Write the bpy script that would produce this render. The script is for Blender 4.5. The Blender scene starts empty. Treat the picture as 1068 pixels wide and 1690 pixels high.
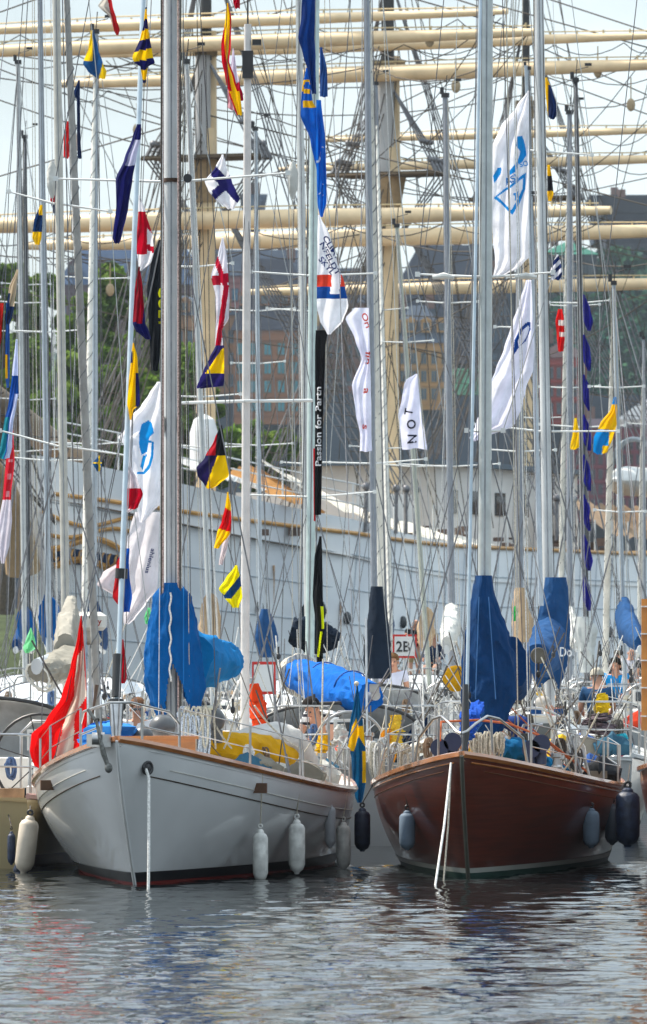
import bpy, bmesh, math, random
from mathutils import Vector, Matrix, noise
R = math.radians
S = bpy.context.scene
COL = S.collection
F = 11050.0            # photograph pixels per (metre / metre of distance)
EYE, HORY = 2.3, 1073  # eye height, horizon row in the photograph

# ------------------------------------------------ camera, sky, sun, exposure
cd = bpy.data.cameras.new('camera'); cam = bpy.data.objects.new('camera', cd); COL.objects.link(cam)
cam.location = (0, 0, EYE); cam.rotation_euler = (R(90), 0, 0)
cd.sensor_fit = 'VERTICAL'; cd.sensor_height = 36; cd.lens = 36 * F / 1690
cd.shift_y = (HORY - 845) / 1690; cd.clip_start = 1; cd.clip_end = 9000
S.camera = cam
cd.dof.use_dof = True; cd.dof.focus_distance = 72; cd.dof.aperture_fstop = 9
SUN_EL, SUN_ROT = R(54), R(-62)
w = bpy.data.worlds.new('World'); S.world = w; w.use_nodes = True
nt = w.node_tree; bg = nt.nodes['Background']
sky = nt.nodes.new('ShaderNodeTexSky'); sky.sky_type = 'NISHITA'; sky.sun_disc = False
sky.sun_elevation = SUN_EL; sky.sun_rotation = SUN_ROT; sky.air_density = 1.0; sky.dust_density = 2.5; sky.ozone_density = 1.5
tc = nt.nodes.new('ShaderNodeTexCoord'); mp = nt.nodes.new('ShaderNodeMapping'); mp.inputs['Scale'].default_value = (6, 6, 16)
nz = nt.nodes.new('ShaderNodeTexNoise'); nz.inputs['Scale'].default_value = 1.6; nz.inputs['Detail'].default_value = 6
rp = nt.nodes.new('ShaderNodeValToRGB'); rp.color_ramp.elements[0].position = .42; rp.color_ramp.elements[1].position = .62
mx = nt.nodes.new('ShaderNodeMix'); mx.data_type = 'RGBA'
nt.links.new(tc.outputs['Generated'], mp.inputs[0]); nt.links.new(mp.outputs[0], nz.inputs['Vector'])
nt.links.new(nz.outputs['Fac'], rp.inputs[0])
ml = nt.nodes.new('ShaderNodeMath'); ml.operation = 'MULTIPLY'; ml.inputs[1].default_value = .5; ml.use_clamp = True
ma = nt.nodes.new('ShaderNodeMath'); ma.operation = 'ADD'; ma.inputs[1].default_value = .75; nt.links.new(rp.outputs[0], ma.inputs[0]); nt.links.new(ma.outputs[0], ml.inputs[0]); nt.links.new(ml.outputs[0], mx.inputs[0])
nt.links.new(sky.outputs[0], mx.inputs[6]); mx.inputs[7].default_value = (6.6, 7.5, 7.8, 1)
sx = nt.nodes.new('ShaderNodeSeparateXYZ'); nt.links.new(tc.outputs['Generated'], sx.inputs[0])      # higher cloud is brighter than the band at the horizon
mr = nt.nodes.new('ShaderNodeMapRange'); mr.inputs[1].default_value = .12; mr.inputs[2].default_value = .6; mr.inputs[3].default_value = 1.0; mr.inputs[4].default_value = 1.7; nt.links.new(sx.outputs[2], mr.inputs[0])
vm = nt.nodes.new('ShaderNodeVectorMath'); vm.operation = 'SCALE'; nt.links.new(mx.outputs[2], vm.inputs[0]); nt.links.new(mr.outputs[0], vm.inputs['Scale'])
nt.links.new(vm.outputs[0], bg.inputs[0]); bg.inputs[1].default_value = 0.11
sd = bpy.data.lights.new('sun', 'SUN'); sd.energy = 5.0; sd.angle = R(.6); sd.color = (1, .92, .80)
sun = bpy.data.objects.new('sun', sd); COL.objects.link(sun)
sv = Vector((math.sin(SUN_ROT) * math.cos(SUN_EL), math.cos(SUN_ROT) * math.cos(SUN_EL), math.sin(SUN_EL)))
sun.rotation_euler = sv.to_track_quat('Z', 'Y').to_euler(); sun.location = (0, 0, 60)
S.view_settings.view_transform = 'Standard'; S.view_settings.look = 'None'; S.view_settings.gamma = 1
S.view_settings.exposure = 0.5
S.cycles.max_bounces = 6; S.cycles.diffuse_bounces = 2; S.cycles.glossy_bounces = 3; S.cycles.transmission_bounces = 4; S.cycles.volume_bounces = 0

# ------------------------------------------------ helpers
def at(px, py, d):
    """photograph pixel + distance -> a point of the place"""
    return Vector(((px - 534) * d / F, d, EYE + (HORY - py) * d / F))
def pxof(p): return 534 + p[0] * F / p[1]
def lin(c): return c / 12.92 if c <= .04045 else ((c + .055) / 1.055) ** 2.4
def hx(h): return tuple(lin(int(h[i:i + 2], 16) / 255) for i in (0, 2, 4))
rnd = random.Random(7)

MATS = {}
def mat(name, col, rough=.6, metal=0, var=.12, scale=8, bump=0, bscale=30, trans=0, coat=0, alpha=1, stretch=None, spec=.5):
    if name in MATS: return MATS[name]
    if isinstance(col, str): col = hx(col)
    m = bpy.data.materials.new(name); m.use_nodes = True; n = m.node_tree; b = n.nodes['Principled BSDF']; out = n.nodes['Material Output']
    b.inputs['Roughness'].default_value = rough; b.inputs['Metallic'].default_value = metal
    b.inputs['Coat Weight'].default_value = coat; b.inputs['Specular IOR Level'].default_value = spec if rough < .55 else .12
    b.inputs['Coat Roughness'].default_value = .06
    t = n.nodes.new('ShaderNodeTexCoord'); mp = n.nodes.new('ShaderNodeMapping')
    if stretch: mp.inputs['Scale'].default_value = stretch
    n.links.new(t.outputs['Object'], mp.inputs[0])
    z = n.nodes.new('ShaderNodeTexNoise'); z.inputs['Scale'].default_value = scale; z.inputs['Detail'].default_value = 5
    n.links.new(mp.outputs[0], z.inputs['Vector'])
    r = n.nodes.new('ShaderNodeValToRGB'); r.color_ramp.elements[0].position = .3; r.color_ramp.elements[1].position = .7
    r.color_ramp.elements[0].color = tuple(max(0, c * (1 - var)) for c in col) + (1,)
    r.color_ramp.elements[1].color = tuple(min(1, c * (1 + var)) for c in col) + (1,)
    n.links.new(z.outputs['Fac'], r.inputs[0]); n.links.new(r.outputs[0], b.inputs['Base Color'])
    if bump:
        z2 = n.nodes.new('ShaderNodeTexNoise'); z2.inputs['Scale'].default_value = bscale; z2.inputs['Detail'].default_value = 4
        n.links.new(mp.outputs[0], z2.inputs['Vector'])
        bp = n.nodes.new('ShaderNodeBump'); bp.inputs['Strength'].default_value = bump; bp.inputs['Distance'].default_value = .05
        n.links.new(z2.outputs['Fac'], bp.inputs['Height']); n.links.new(bp.outputs[0], b.inputs['Normal'])
    if trans:
        tr = n.nodes.new('ShaderNodeBsdfTranslucent'); n.links.new(r.outputs[0], tr.inputs[0])
        ms = n.nodes.new('ShaderNodeMixShader'); ms.inputs[0].default_value = trans
        n.links.new(b.outputs[0], ms.inputs[1]); n.links.new(tr.outputs[0], ms.inputs[2]); n.links.new(ms.outputs[0], out.inputs[0])
    MATS[name] = m; return m

def cloth(h, tr=.45):
    return mat('cloth_' + h + ('_t%d' % int(tr * 100)), h, .85, var=.16, scale=4, bump=.7, bscale=6, trans=tr)
def paint(h, rough=.35): return mat('paint_' + h, h, rough, var=.08, scale=3, bump=.03, bscale=20)
def plain(h, rough=.6): return mat('matte_' + h, h, rough, var=.15, scale=12)
ALU = mat('aluminium', (.50, .52, .53), .42, .1, var=.14, scale=2.0, bump=.05)
STEEL = mat('stainless', (.40, .40, .40), .3, .85, var=.2)
WIRE = mat('wire', (.17, .17, .18), .5, .5, var=.3)
ROPE = mat('rope', (.50, .46, .38), .9, var=.35, scale=60)
ROPEW = mat('rope_white', (.66, .65, .62), .9, var=.3, scale=60)
ROPED = mat('rope_dark', (.09, .08, .07), .9, var=.3, scale=40)
VARN = mat('varnish', (.36, .13, .035), .25, var=.25, scale=4, coat=.6, stretch=(1, 1, 6))
TEAK = mat('teak', (.34, .23, .14), .75, var=.25, scale=10)
DECKW = mat('deck_white', (.74, .74, .71), .5, var=.10, scale=6)
BLACK = mat('black_rubber', (.02, .02, .022), .5, var=.3)
GLASS = mat('dark_glass', (.025, .035, .045), .08, var=.2, spec=.8)
SKIN = mat('skin', (.52, .27, .18), .55, var=.1)
RUBW = mat('fender_white', (.60, .60, .57), .42, var=.3, scale=9)
RUBN = mat('fender_navy', (.018, .028, .06), .5, var=.5, scale=12, bump=.2)
RUBG = mat('fender_grey', (.13, .17, .22), .6, var=.2, scale=6)

class MB:
    def __init__(s): s.v = []; s.f = []; s.m = []; s.k = 0
    def add(s, vs, fs):
        o = len(s.v); s.v += [Vector(v) for v in vs]; s.f += [tuple(i + o for i in f) for f in fs]; s.m += [s.k] * len(fs); return s
    def box(s, c, sz, rot=None):
        vs = []
        for i in range(8):
            p = Vector(((i & 1) - .5, ((i >> 1) & 1) - .5, ((i >> 2) & 1) - .5)); p = Vector((p[0] * sz[0], p[1] * sz[1], p[2] * sz[2]))
            if rot is not None: p = rot @ p
            vs.append(p + Vector(c))
        return s.add(vs, [(0, 2, 3, 1), (4, 5, 7, 6), (0, 1, 5, 4), (2, 6, 7, 3), (0, 4, 6, 2), (1, 3, 7, 5)])
    def tube(s, pts, r, n=6, caps=True, r2=None):
        """round bar through pts; r a number or one radius per point; r2 flattens it"""
        pts = [Vector(p) for p in pts]; k = len(pts); rs = r if isinstance(r, (list, tuple)) else [r] * k
        vs, fs = [], []; up = None
        for i, p in enumerate(pts):
            d = (pts[min(i + 1, k - 1)] - pts[max(i - 1, 0)])
            if d.length < 1e-9: d = Vector((0, 0, 1))
            d.normalize()
            if up is None: up = Vector((0, 0, 1)) if abs(d.z) < .9 else Vector((0, 1, 0))
            a = d.cross(up)
            if a.length < 1e-5: a = d.cross(Vector((1, 0, .3)))
            a.normalize(); b = a.cross(d).normalized(); up = b
            rr = rs[i]; rb = rr if r2 is None else (r2[i] if isinstance(r2, (list, tuple)) else r2)
            for j in range(n):
                t = 2 * math.pi * j / n; vs.append(p + a * (math.cos(t) * rr) + b * (math.sin(t) * rb))
        for i in range(k - 1):
            for j in range(n):
                q = (j + 1) % n; fs.append((i * n + j, i * n + q, (i + 1) * n + q, (i + 1) * n + j))
        if caps: fs += [tuple(reversed(range(n))), tuple(range((k - 1) * n, k * n))]
        return s.add(vs, fs)
    def line(s, a, b, r=.006, n=4, sag=0, k=2):
        a, b = Vector(a), Vector(b)
        if sag or k > 2:
            k = max(k, 7); pts = [a.lerp(b, i / (k - 1)) - Vector((0, 0, sag * 4 * (i / (k - 1)) * (1 - i / (k - 1)))) for i in range(k)]
            return s.tube(pts, r, n)
        return s.tube([a, b], r, n, caps=False)
    def ball(s, c, r, n=10, m=7, sc=(1, 1, 1)):
        c = Vector(c); vs, fs = [], []
        for i in range(m + 1):
            ph = math.pi * i / m
            for j in range(n):
                th = 2 * math.pi * j / n
                vs.append(c + Vector((r * sc[0] * math.sin(ph) * math.cos(th), r * sc[1] * math.sin(ph) * math.sin(th), r * sc[2] * math.cos(ph))))
        for i in range(m):
            for j in range(n):
                q = (j + 1) % n; fs.append((i * n + j, i * n + q, (i + 1) * n + q, (i + 1) * n + j))
        return s.add(vs, fs)
    def ring(s, c, R_, r, axis=(0, 1, 0), n=24, m=6, arc=(0, 1)):
        ax = Vector(axis).normalized(); u = ax.cross(Vector((0, 0, 1)))
        if u.length < .1: u = Vector((1, 0, 0))
        u.normalize(); v = u.cross(ax); full = arc == (0, 1)
        pts = [Vector(c) + u * R_ * math.cos(2 * math.pi * t) + v * R_ * math.sin(2 * math.pi * t) for t in [arc[0] + (arc[1] - arc[0]) * i / n for i in range(n + 1)]]
        return s.tube(pts, r, m, caps=not full)
    def grid(s, fn, nu, nv, kf=None):
        vs = [fn(i / nu, j / nv) for j in range(nv + 1) for i in range(nu + 1)]; W = nu + 1
        o = len(s.v); s.v += [Vector(v) for v in vs]
        for j in range(nv):
            for i in range(nu):
                s.f.append((o + j * W + i, o + j * W + i + 1, o + (j + 1) * W + i + 1, o + (j + 1) * W + i))
                s.m.append(kf((i + .5) / nu, (j + .5) / nv) if kf else s.k)
        return s
    def prism(s, poly, dvec):
        n = len(poly); a = [Vector(p) for p in poly]; b = [p + Vector(dvec) for p in a]
        return s.add(a + b, [tuple(range(n)), tuple(range(2 * n - 1, n - 1, -1))] + [(i, i + n, (i + 1) % n + n, (i + 1) % n) for i in range(n)])

def obj(name, mb, m, parent=None, smooth=True):
    me = bpy.data.meshes.new(name); vs = mb.v
    if parent is not None:
        inv = parent.matrix_world.inverted() if not parent.get('_loc') else Matrix.Translation(-Vector(parent['_loc']))
        vs = [inv @ v for v in vs]
    elif mb.v:
        c = sum(mb.v, Vector()) / len(mb.v); c.z = min(v.z for v in mb.v); vs = [v - c for v in mb.v]
    me.from_pydata([tuple(v) for v in vs], [], mb.f)
    for x in (m if isinstance(m, (list, tuple)) else [m]): me.materials.append(x)
    me.polygons.foreach_set('material_index', mb.m)
    me.validate()
    if smooth:
        me.polygons.foreach_set('use_smooth', [True] * len(me.polygons))
        try: me.set_sharp_from_angle(angle=R(38))
        except Exception: pass
    o = bpy.data.objects.new(name, me); COL.objects.link(o)
    if parent is not None:
        o.parent = parent; o['_loc'] = parent['_loc']
    elif mb.v: o.location = c; o['_loc'] = list(c)
    return o
def thing(name, label, cat, loc, group=None):
    o = bpy.data.objects.new(name, None); COL.objects.link(o); o.location = loc; o['_loc'] = [float(x) for x in loc]
    o['label'] = label; o['category'] = cat
    if group: o['group'] = group
    return o
def tag(o, label, cat, group=None):
    o['label'] = label; o['category'] = cat
    if group: o['group'] = group
    return o
def struct(name, mb, m, kind='structure', smooth=True):
    o = obj(name, mb, m, None, smooth); o['kind'] = kind; return o
def fix_smooth(v): return v

def interp(rows, t):
    """rows [(key, a, b, ...)] sorted by key -> smooth interpolation"""
    if t <= rows[0][0]: return rows[0][1:]
    for p, q in zip(rows, rows[1:]):
        if t <= q[0]:
            f = (t - p[0]) / (q[0] - p[0] + 1e-9); f = f * f * (3 - 2 * f) * .5 + f * .5
            return tuple(a + (b - a) * f for a, b in zip(p[1:], q[1:]))
    return rows[-1][1:]
def inpoly(x, y, P):
    c = False; j = len(P) - 1
    for i in range(len(P)):
        if (P[i][1] > y) != (P[j][1] > y) and x < (P[j][0] - P[i][0]) * (y - P[i][1]) / (P[j][1] - P[i][1]) + P[i][0]: c = not c
        j = i
    return c

def drape(rows, d, depth=.8, wr=.03, n=40, step=4, seed=0, hem=0, slit=0, mind=.24):
    """closed cloth cover round a mast: rows (py, xl, xr) in photograph pixels at distance d"""
    mb = MB(); y0, y1 = rows[0][0], rows[-1][0]; k = max(8, int((y1 - y0) / step)); vs, fs = [], []
    for i in range(k + 1):
        y = y0 + (y1 - y0) * i / k; xl, xr = interp(rows, y); hw = (xr - xl) / 2 * d / F; c = at((xl + xr) / 2, y, d); hd_ = max(hw * depth, mind)
        for j in range(n):
            t = 2 * math.pi * j / n
            q = noise.noise(Vector((math.cos(t) * 1.6 + seed, math.sin(t) * 1.6, c.z * 1.3))) + .5 * noise.noise(Vector((math.cos(t) * 4 + seed, math.sin(t) * 4, c.z * 4 + t)))
            rg = 1 - abs(noise.noise(Vector((t * 1.9 + seed + c.z * 1.6, c.z * 2.2, seed)))) * 2.2
            fold = 1 + wr * (q * 1.8 + .8 * math.sin(5 * t + c.z * 3 + seed) * (i / k) + 1.7 * min(1, .25 + i / k * 2) * max(0, rg) ** 2 + .6 * max(0, 1 - abs(noise.noise(Vector((t * 3 - c.z * 3, c.z * 3.2 + seed, 2)))) * 3) + .5 * noise.noise(Vector((math.cos(t) * 7, math.sin(t) * 7, c.z * 9))))
            dz = -hem * (i / k) ** 4 * (abs(math.cos(t)) ** 1.5 + .35 * math.sin(3 * t + seed))
            vs.append(c + Vector((hw * math.cos(t) * fold, hd_ * math.sin(t) * fold, dz)))
    for i in range(k):
        for j in range(n):
            if slit and i / k > 1 - slit and abs(j + .5 - n * .75) < n * .085 * (i / k - 1 + slit) / slit: continue
            q = (j + 1) % n; fs.append((i * n + j, i * n + q, (i + 1) * n + q, (i + 1) * n + j))
    fs.append(tuple(range(n)))
    return mb.add(vs, fs)
def sack(pts, rh, rv, wr=.05, seed=0, n=28, k=34):
    """cloth bundle along a 3-D path; horizontal and vertical radii per point"""
    mb = MB(); m = len(pts) - 1; P_ = [Vector(p) for p in pts]; vs, fs = [], []
    def ev(L, t):
        i = min(int(t * m), m - 1); f = t * m - i; f = f * f * (3 - 2 * f) * .4 + f * .6
        return L[i] + (L[i + 1] - L[i]) * f
    for i in range(k + 1):
        t = i / k; c = ev(P_, t); dd = ev(P_, min(t + .03, 1)) - ev(P_, max(t - .03, 0)); dd.normalize()
        side = dd.cross(Vector((0, 0, 1))).normalized(); up = side.cross(dd).normalized(); a, b = ev(rh, t), ev(rv, t)
        for j in range(n):
            th = 2 * math.pi * j / n
            q = noise.noise(Vector((math.cos(th) * 1.4 + seed, math.sin(th) * 1.4, t * 5))) + .6 * noise.noise(Vector((math.cos(th) * 4, math.sin(th) * 4 + seed, t * 14)))
            rg = 1 - abs(noise.noise(Vector((th * 1.3 + t * 5, t * 7, seed)))) * 2.2
            fl = 1 + wr * (q * 3 + 1.6 * max(0, rg) ** 2 - .6 + .7 * noise.noise(Vector((math.cos(th) * 7, math.sin(th) * 7, t * 25))))
            vs.append(c + side * (a * math.cos(th) * fl) + up * (b * math.sin(th) * fl))
    for i in range(k):
        for j in range(n):
            q = (j + 1) % n; fs.append((i * n + j, i * n + q, (i + 1) * n + q, (i + 1) * n + j))
    fs += [tuple(reversed(range(n))), tuple(range(k * n, (k + 1) * n))]
    return mb.add(vs, fs)

# ------------------------------------------------ flags
def text_mesh(txt, bold=True):
    cu = bpy.data.curves.new('t', 'FONT'); cu.body = txt; cu.size = 1; cu.resolution_u = 3; cu.offset = .02 if bold else 0
    o = bpy.data.objects.new('t', cu); COL.objects.link(o); dg = bpy.context.evaluated_depsgraph_get()
    me = bpy.data.meshes.new_from_object(o.evaluated_get(dg)); vs = [v.co.copy() for v in me.vertices]; fs = [tuple(p.vertices) for p in me.polygons]
    bpy.data.objects.remove(o); bpy.data.meshes.remove(me)
    return vs, fs
def flag(label, d, rows, pat, cols, fold=.04, kf=1.5, res=(34, 46), name='signal_flag', cat='signal flag', group=None, texts=(), tr=.45, slope=0, cuts=None):
    """rows (py, xl, xr); pat(px, py, u, v) -> colour index; texts (string, colour, px, py, size px, angle deg, xscale)"""
    y0, y1 = rows[0][0], rows[-1][0]; sd = rnd.random() * 9
    def sf(u, v, off=0):
        y = y0 + (y1 - y0) * v; xl, xr = interp(rows, y); x = xl + (xr - xl) * u
        a = fold * min(1, v * 2.5 + .15)
        q = a * math.sin(2 * math.pi * (kf * u + .8 * v) + sd) + a * .8 * noise.noise(Vector((u * 3 + sd, v * 5, sd))) + slope * (u - .5)
        y2 = y + (d and 0) + 2.0 * math.sin(7 * u + sd) * (v > .9) * (xr - xl) / 60
        return at(x, y2, d) + Vector((0, q - off, 0))
    mb = MB()
    def key(u, v):
        y = y0 + (y1 - y0) * v; xl, xr = interp(rows, y); return pat(xl + (xr - xl) * u, y, u, v)
    mb.grid(sf, res[0], res[1], key)
    o = tag(obj(name, mb, [cloth(c, tr) for c in cols]), label, cat, group)
    for (s_, c_, tx, ty, size, ang, xs) in texts:
        vs, fs = text_mesh(s_); a = R(ang); out = []
        for p in vs:
            x = tx + (p.x * xs * math.cos(a) + p.y * math.sin(a)) * size; y = ty + (p.x * xs * math.sin(a) - p.y * math.cos(a)) * size
            v = max(0, min(1, (y - y0) / (y1 - y0))); xl, xr = interp(rows, y0 + (y1 - y0) * v); u = max(0, min(1, (x - xl) / max(1, xr - xl)))
            out.append(sf(u, v, .012))
        t = MB(); t.add(out, fs); obj('lettering', t, cloth(c_, .2), o, smooth=False)
    return o
# ================================================ WATER, GROUND, HAZE
def water_mat():
    m = bpy.data.materials.new('harbour_water'); m.use_nodes = True; n = m.node_tree; b = n.nodes['Principled BSDF']
    b.inputs['Base Color'].default_value = (.010, .013, .014, 1); b.inputs['Roughness'].default_value = .03; b.inputs['IOR'].default_value = 1.33
    t = n.nodes.new('ShaderNodeTexCoord')
    def nz(sc, det, stretch, rough=.5):
        mp = n.nodes.new('ShaderNodeMapping'); mp.inputs['Scale'].default_value = stretch; n.links.new(t.outputs['Object'], mp.inputs[0])
        z = n.nodes.new('ShaderNodeTexNoise'); z.inputs['Scale'].default_value = sc; z.inputs['Detail'].default_value = det; z.inputs['Roughness'].default_value = rough
        z.inputs['Distortion'].default_value = .4
        n.links.new(mp.outputs[0], z.inputs['Vector']); return z.outputs['Fac']
    a = nz(1.5, 3, (1, 1.25, 1)); c = nz(5.5, 3, (1, 1.2, 1)); e = nz(.5, 2, (1, 1, 1))
    m1 = n.nodes.new('ShaderNodeMath'); m1.operation = 'MULTIPLY_ADD'; m1.inputs[1].default_value = .20; n.links.new(c, m1.inputs[0]); n.links.new(a, m1.inputs[2])
    m2 = n.nodes.new('ShaderNodeMath'); m2.operation = 'MULTIPLY_ADD'; m2.inputs[1].default_value = .7; n.links.new(e, m2.inputs[0]); n.links.new(m1.outputs[0], m2.inputs[2])
    bp = n.nodes.new('ShaderNodeBump'); bp.inputs['Strength'].default_value = 1; bp.inputs['Distance'].default_value = .012
    n.links.new(m2.outputs[0], bp.inputs['Height']); n.links.new(bp.outputs[0], b.inputs['Normal'])
    return m
WX, WY0, WY1 = 5.0, 37.0, 74.0
def wave(u, v):
    x, y = -WX + 2 * WX * u, WY0 + (WY1 - WY0) * v
    e = min(1, (1 - abs(2 * u - 1)) * 6, v * 12, (1 - v) * 12)
    n1 = noise.noise(Vector((x * .9, y * 1.1, .3))); n2 = noise.noise(Vector((x * 2.9 + 4, y * 3.5, 1.7))); n3 = noise.noise(Vector((x * 5.2, y * 6.5, 5.1)))
    return Vector((x, y, e * (.020 * n1 + .0145 * (1 - 2 * abs(n2)) + .003 * n3)))
mb = MB(); mb.grid(wave, 170, 640)
a, b, c, d_ = -WX, WX, WY0, WY1
for (x0, y0, x1, y1) in ((-900, -60, 900, c), (-900, d_, 900, 700), (-900, c, a, d_), (b, c, 900, d_)): mb.add([(x0, y0, 0), (x1, y0, 0), (x1, y1, 0), (x0, y1, 0)], [(0, 1, 2, 3)])
struct('water', mb, water_mat())
seabed = MB(); seabed.add([(-4000, -100, -1.2), (4000, -100, -1.2), (4000, 6000, -1.2), (-4000, 6000, -1.2)], [(0, 1, 2, 3)])
struct('ground', seabed, mat('earth', (.09, .10, .06), .95, var=.3, scale=.02), smooth=False)

def hazebox():
    mb = MB(); mb.box((0, 690, 59), (1500, 1560, 122)); me = struct('haze', mb, None, 'stuff', False)
    m = bpy.data.materials.new('haze'); m.use_nodes = True; n = m.node_tree; n.nodes.remove(n.nodes['Principled BSDF'])
    v = n.nodes.new('ShaderNodeVolumePrincipled'); v.inputs['Color'].default_value = (.72, .83, .95, 1); v.inputs['Density'].default_value = HAZE; v.inputs['Anisotropy'].default_value = .2
    n.links.new(v.outputs[0], n.nodes['Material Output'].inputs['Volume']); me.data.materials.clear(); me.data.materials.append(m)
HAZE = .00008
hazebox()

# shore, quay, bank, cliffs ------------------------------------------------
def terrain(name, x0, x1, ya, yb, hfn, m, nx=60, ny=14, kind='structure'):
    mb = MB(); mb.grid(lambda u, v: Vector((x0 + (x1 - x0) * u, ya + (yb - ya) * v, hfn(x0 + (x1 - x0) * u, v))), nx, ny)
    return struct(name, mb, m, kind)
GRASS = mat('grass_bank', (.045, .06, .025), .95, var=.35, scale=.6, bump=.4)
ROCK = mat('shore_rock', (.10, .10, .095), .9, var=.4, scale=.25, bump=.6, bscale=2)
terrain('island_bank', -70, 6, 300, 380, lambda x, v: -1 + 5.2 * min(1, v * 3) ** .6 + .5 * noise.noise(Vector((x * .2, v * 4, 0))), GRASS)
mb = MB(); mb.box((0, 173.5, .05), (60, 9, 2.3)); struct('quay', mb, mat('quay_stone', (.22, .21, .2), .85, var=.25, scale=2, bump=.3), smooth=False)
def hill(x, v):
    px = 534 + x * F / 1100
    top = 56 + 14 * math.exp(-((px - 1100) / 170) ** 2)
    return -1 + top * min(1, v * 2.2) ** .7 + 2.5 * noise.noise(Vector((x * .06, v * 3, 3)))
terrain('hillside', -160, 170, 1075, 1300, hill, mat('hill_green', (.012, .06, .035), .95, var=.6, scale=.12, bump=.5, bscale=.6), 90, 24)
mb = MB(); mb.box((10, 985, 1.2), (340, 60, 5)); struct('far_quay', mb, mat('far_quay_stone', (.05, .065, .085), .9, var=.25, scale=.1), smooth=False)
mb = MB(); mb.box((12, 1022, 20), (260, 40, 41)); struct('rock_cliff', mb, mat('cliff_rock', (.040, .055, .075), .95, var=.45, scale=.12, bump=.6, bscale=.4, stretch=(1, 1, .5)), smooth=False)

# city on the heights ------------------------------------------------------
def building(name, label, px0, px1, ytop, ybot, d, wall, win=None, roof=None, rooftop=None, cols=0, rows=0, wy0=.1, wy1=.9, depth=18, dormers=0, flat=False, trim=None):
    a, b = at(px0, ybot, d), at(px1, ytop, d); W = b.x - a.x; H = b.z - a.z
    t = thing(name, label, 'building', ((a.x + b.x) / 2, d, a.z))
    m = MB(); m.box(((a.x + b.x) / 2, d + depth / 2, a.z + H / 2), (W, depth, H)); obj('wall', m, mat('facade_' + wall, wall, .9, var=.16, scale=.25), t, False)
    if roof:
        m = MB(); zt = b.z; zr = at(0, rooftop, d).z; o_ = .5; ins = 3.5 if not flat else -.8
        P = [(a.x - o_, d - o_, zt), (b.x + o_, d - o_, zt), (b.x + o_, d + depth + o_, zt), (a.x - o_, d + depth + o_, zt)]
        Q = [(a.x + ins, d + ins, zr), (b.x - ins, d + ins, zr), (b.x - ins, d + depth - ins, zr), (a.x + ins, d + depth - ins, zr)]
        m.add(P + Q, [(3, 2, 1, 0), (4, 5, 6, 7)] + [(i, (i + 1) % 4, (i + 1) % 4 + 4, i + 4) for i in range(4)])
        r = obj('roof', m, mat('roof_' + roof, roof, .7, var=.2, scale=.3), t, False)
        for i in range(2):
            c = MB(); c.box((a.x + W * (.25 + .45 * i), d + depth / 2, zr + .9), (1.3, 1.0, 2.2)); obj('chimney', c, mat('chimney', (.16, .09, .07), .9), r, False)
        for i in range(dormers):
            x = a.x + W * (i + .5) / dormers; zc = zt + (zr - zt) * .42; m = MB(); m.box((x, d + 1.2, zc), (1.5, 2.6, 1.7))
            m.prism([(x - 1, d - .2, zc + .86), (x + 1, d - .2, zc + .86), (x, d - .2, zc + 1.5)], (0, 2.7, 0)); dm = obj('dormer', m, mat('facade_' + wall, wall), t, False)
            p = MB(); p.box((x, d - .12, zc), (1.0, .1, 1.2)); obj('pane', p, GLASS, dm, False)
    for j in range(rows):
        for i in range(cols):
            x = a.x + W * (i + .5) / cols; z = a.z + H * (1 - (wy0 + (wy1 - wy0) * (j + .5) / rows)); ww, wh = min(1.25, W / cols * .5), min(1.8, H * (wy1 - wy0) / rows * .6)
            m = MB(); m.box((x, d - .05, z), (ww + .3, .12, wh + .35)); f = obj('window', m, plain(trim or 'c9b48c'), t, False)
            p = MB(); p.box((x - ww * .26, d - .13, z), (ww * .42, .06, wh)); p.box((x + ww * .26, d - .13, z), (ww * .42, .06, wh)); obj('pane', p, mat('pane_' + (win or '24404a'), win or '24404a', .2, var=.3, scale=1), f, False)
    m = MB()
    if rows:
        for j in range(rows + 1):
            z = a.z + H * (1 - (wy0 + (wy1 - wy0) * j / rows)); m.box(((a.x + b.x) / 2, d - .12, z), (W, .3, .22))
        obj('cornice', m, mat('facade_' + wall, wall), t, False)
    return t
building('apartment_building', 'brown facade with teal windows right of the fore mast', 386, 520, 545, 700, 1000, '8a6046', '2f7480', '3d3f4a', 425, 6, 4, dormers=4, trim='74563f')
building('apartment_building', 'mauve brown block with a dark attic behind the brown facade', 300, 535, 455, 560, 1040, '946460', '28607a', '2c3848', 410, 12, 2, trim='6a5052')
building('apartment_building', 'low mauve building behind the trees on the left', 95, 345, 470, 600, 1030, '5b4a50', '2c4a66', '3a4e6a', 408, 13, 2, trim='6d5c60', dormers=5)
building('apartment_building', 'ochre yellow facade with a grey mansard roof beside the main mast', 640, 742, 566, 676, 1000, 'a8804e', '2c4450', '4a5462', 502, 6, 3, dormers=4, trim='8c7048')
building('apartment_building', 'dark blue grey block behind the ochre facade', 655, 850, 480, 600, 1050, '3c4250', '22303e', '2a323f', 402, 11, 2, trim='4a505c')
building('apartment_building', 'dull brown block between the fore and main masts', 520, 648, 500, 700, 1010, '7a6058', '2b5060', '343c4a', 440, 8, 4, trim='5a4e52')
building('copper_roofed_building', 'small block with a verdigris green copper roof near the second mast', 742, 800, 425, 500, 1060, '40434a', '22303a', '2c6656', 402, 5, 1, trim='50545a')
building('copper_roofed_building', 'wide block with a green copper roof under the right hand yards', 896, 984, 420, 520, 1060, '3a4448', '1e3034', '2c6656', 398, 6, 2, trim='4a5458')
building('red_brick_building', 'dark red brick block low on the green hillside', 890, 968, 590, 700, 1000, '8a3028', '2c3a44', '3a2a2c', 560, 6, 3, trim='6a3834')
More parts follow.
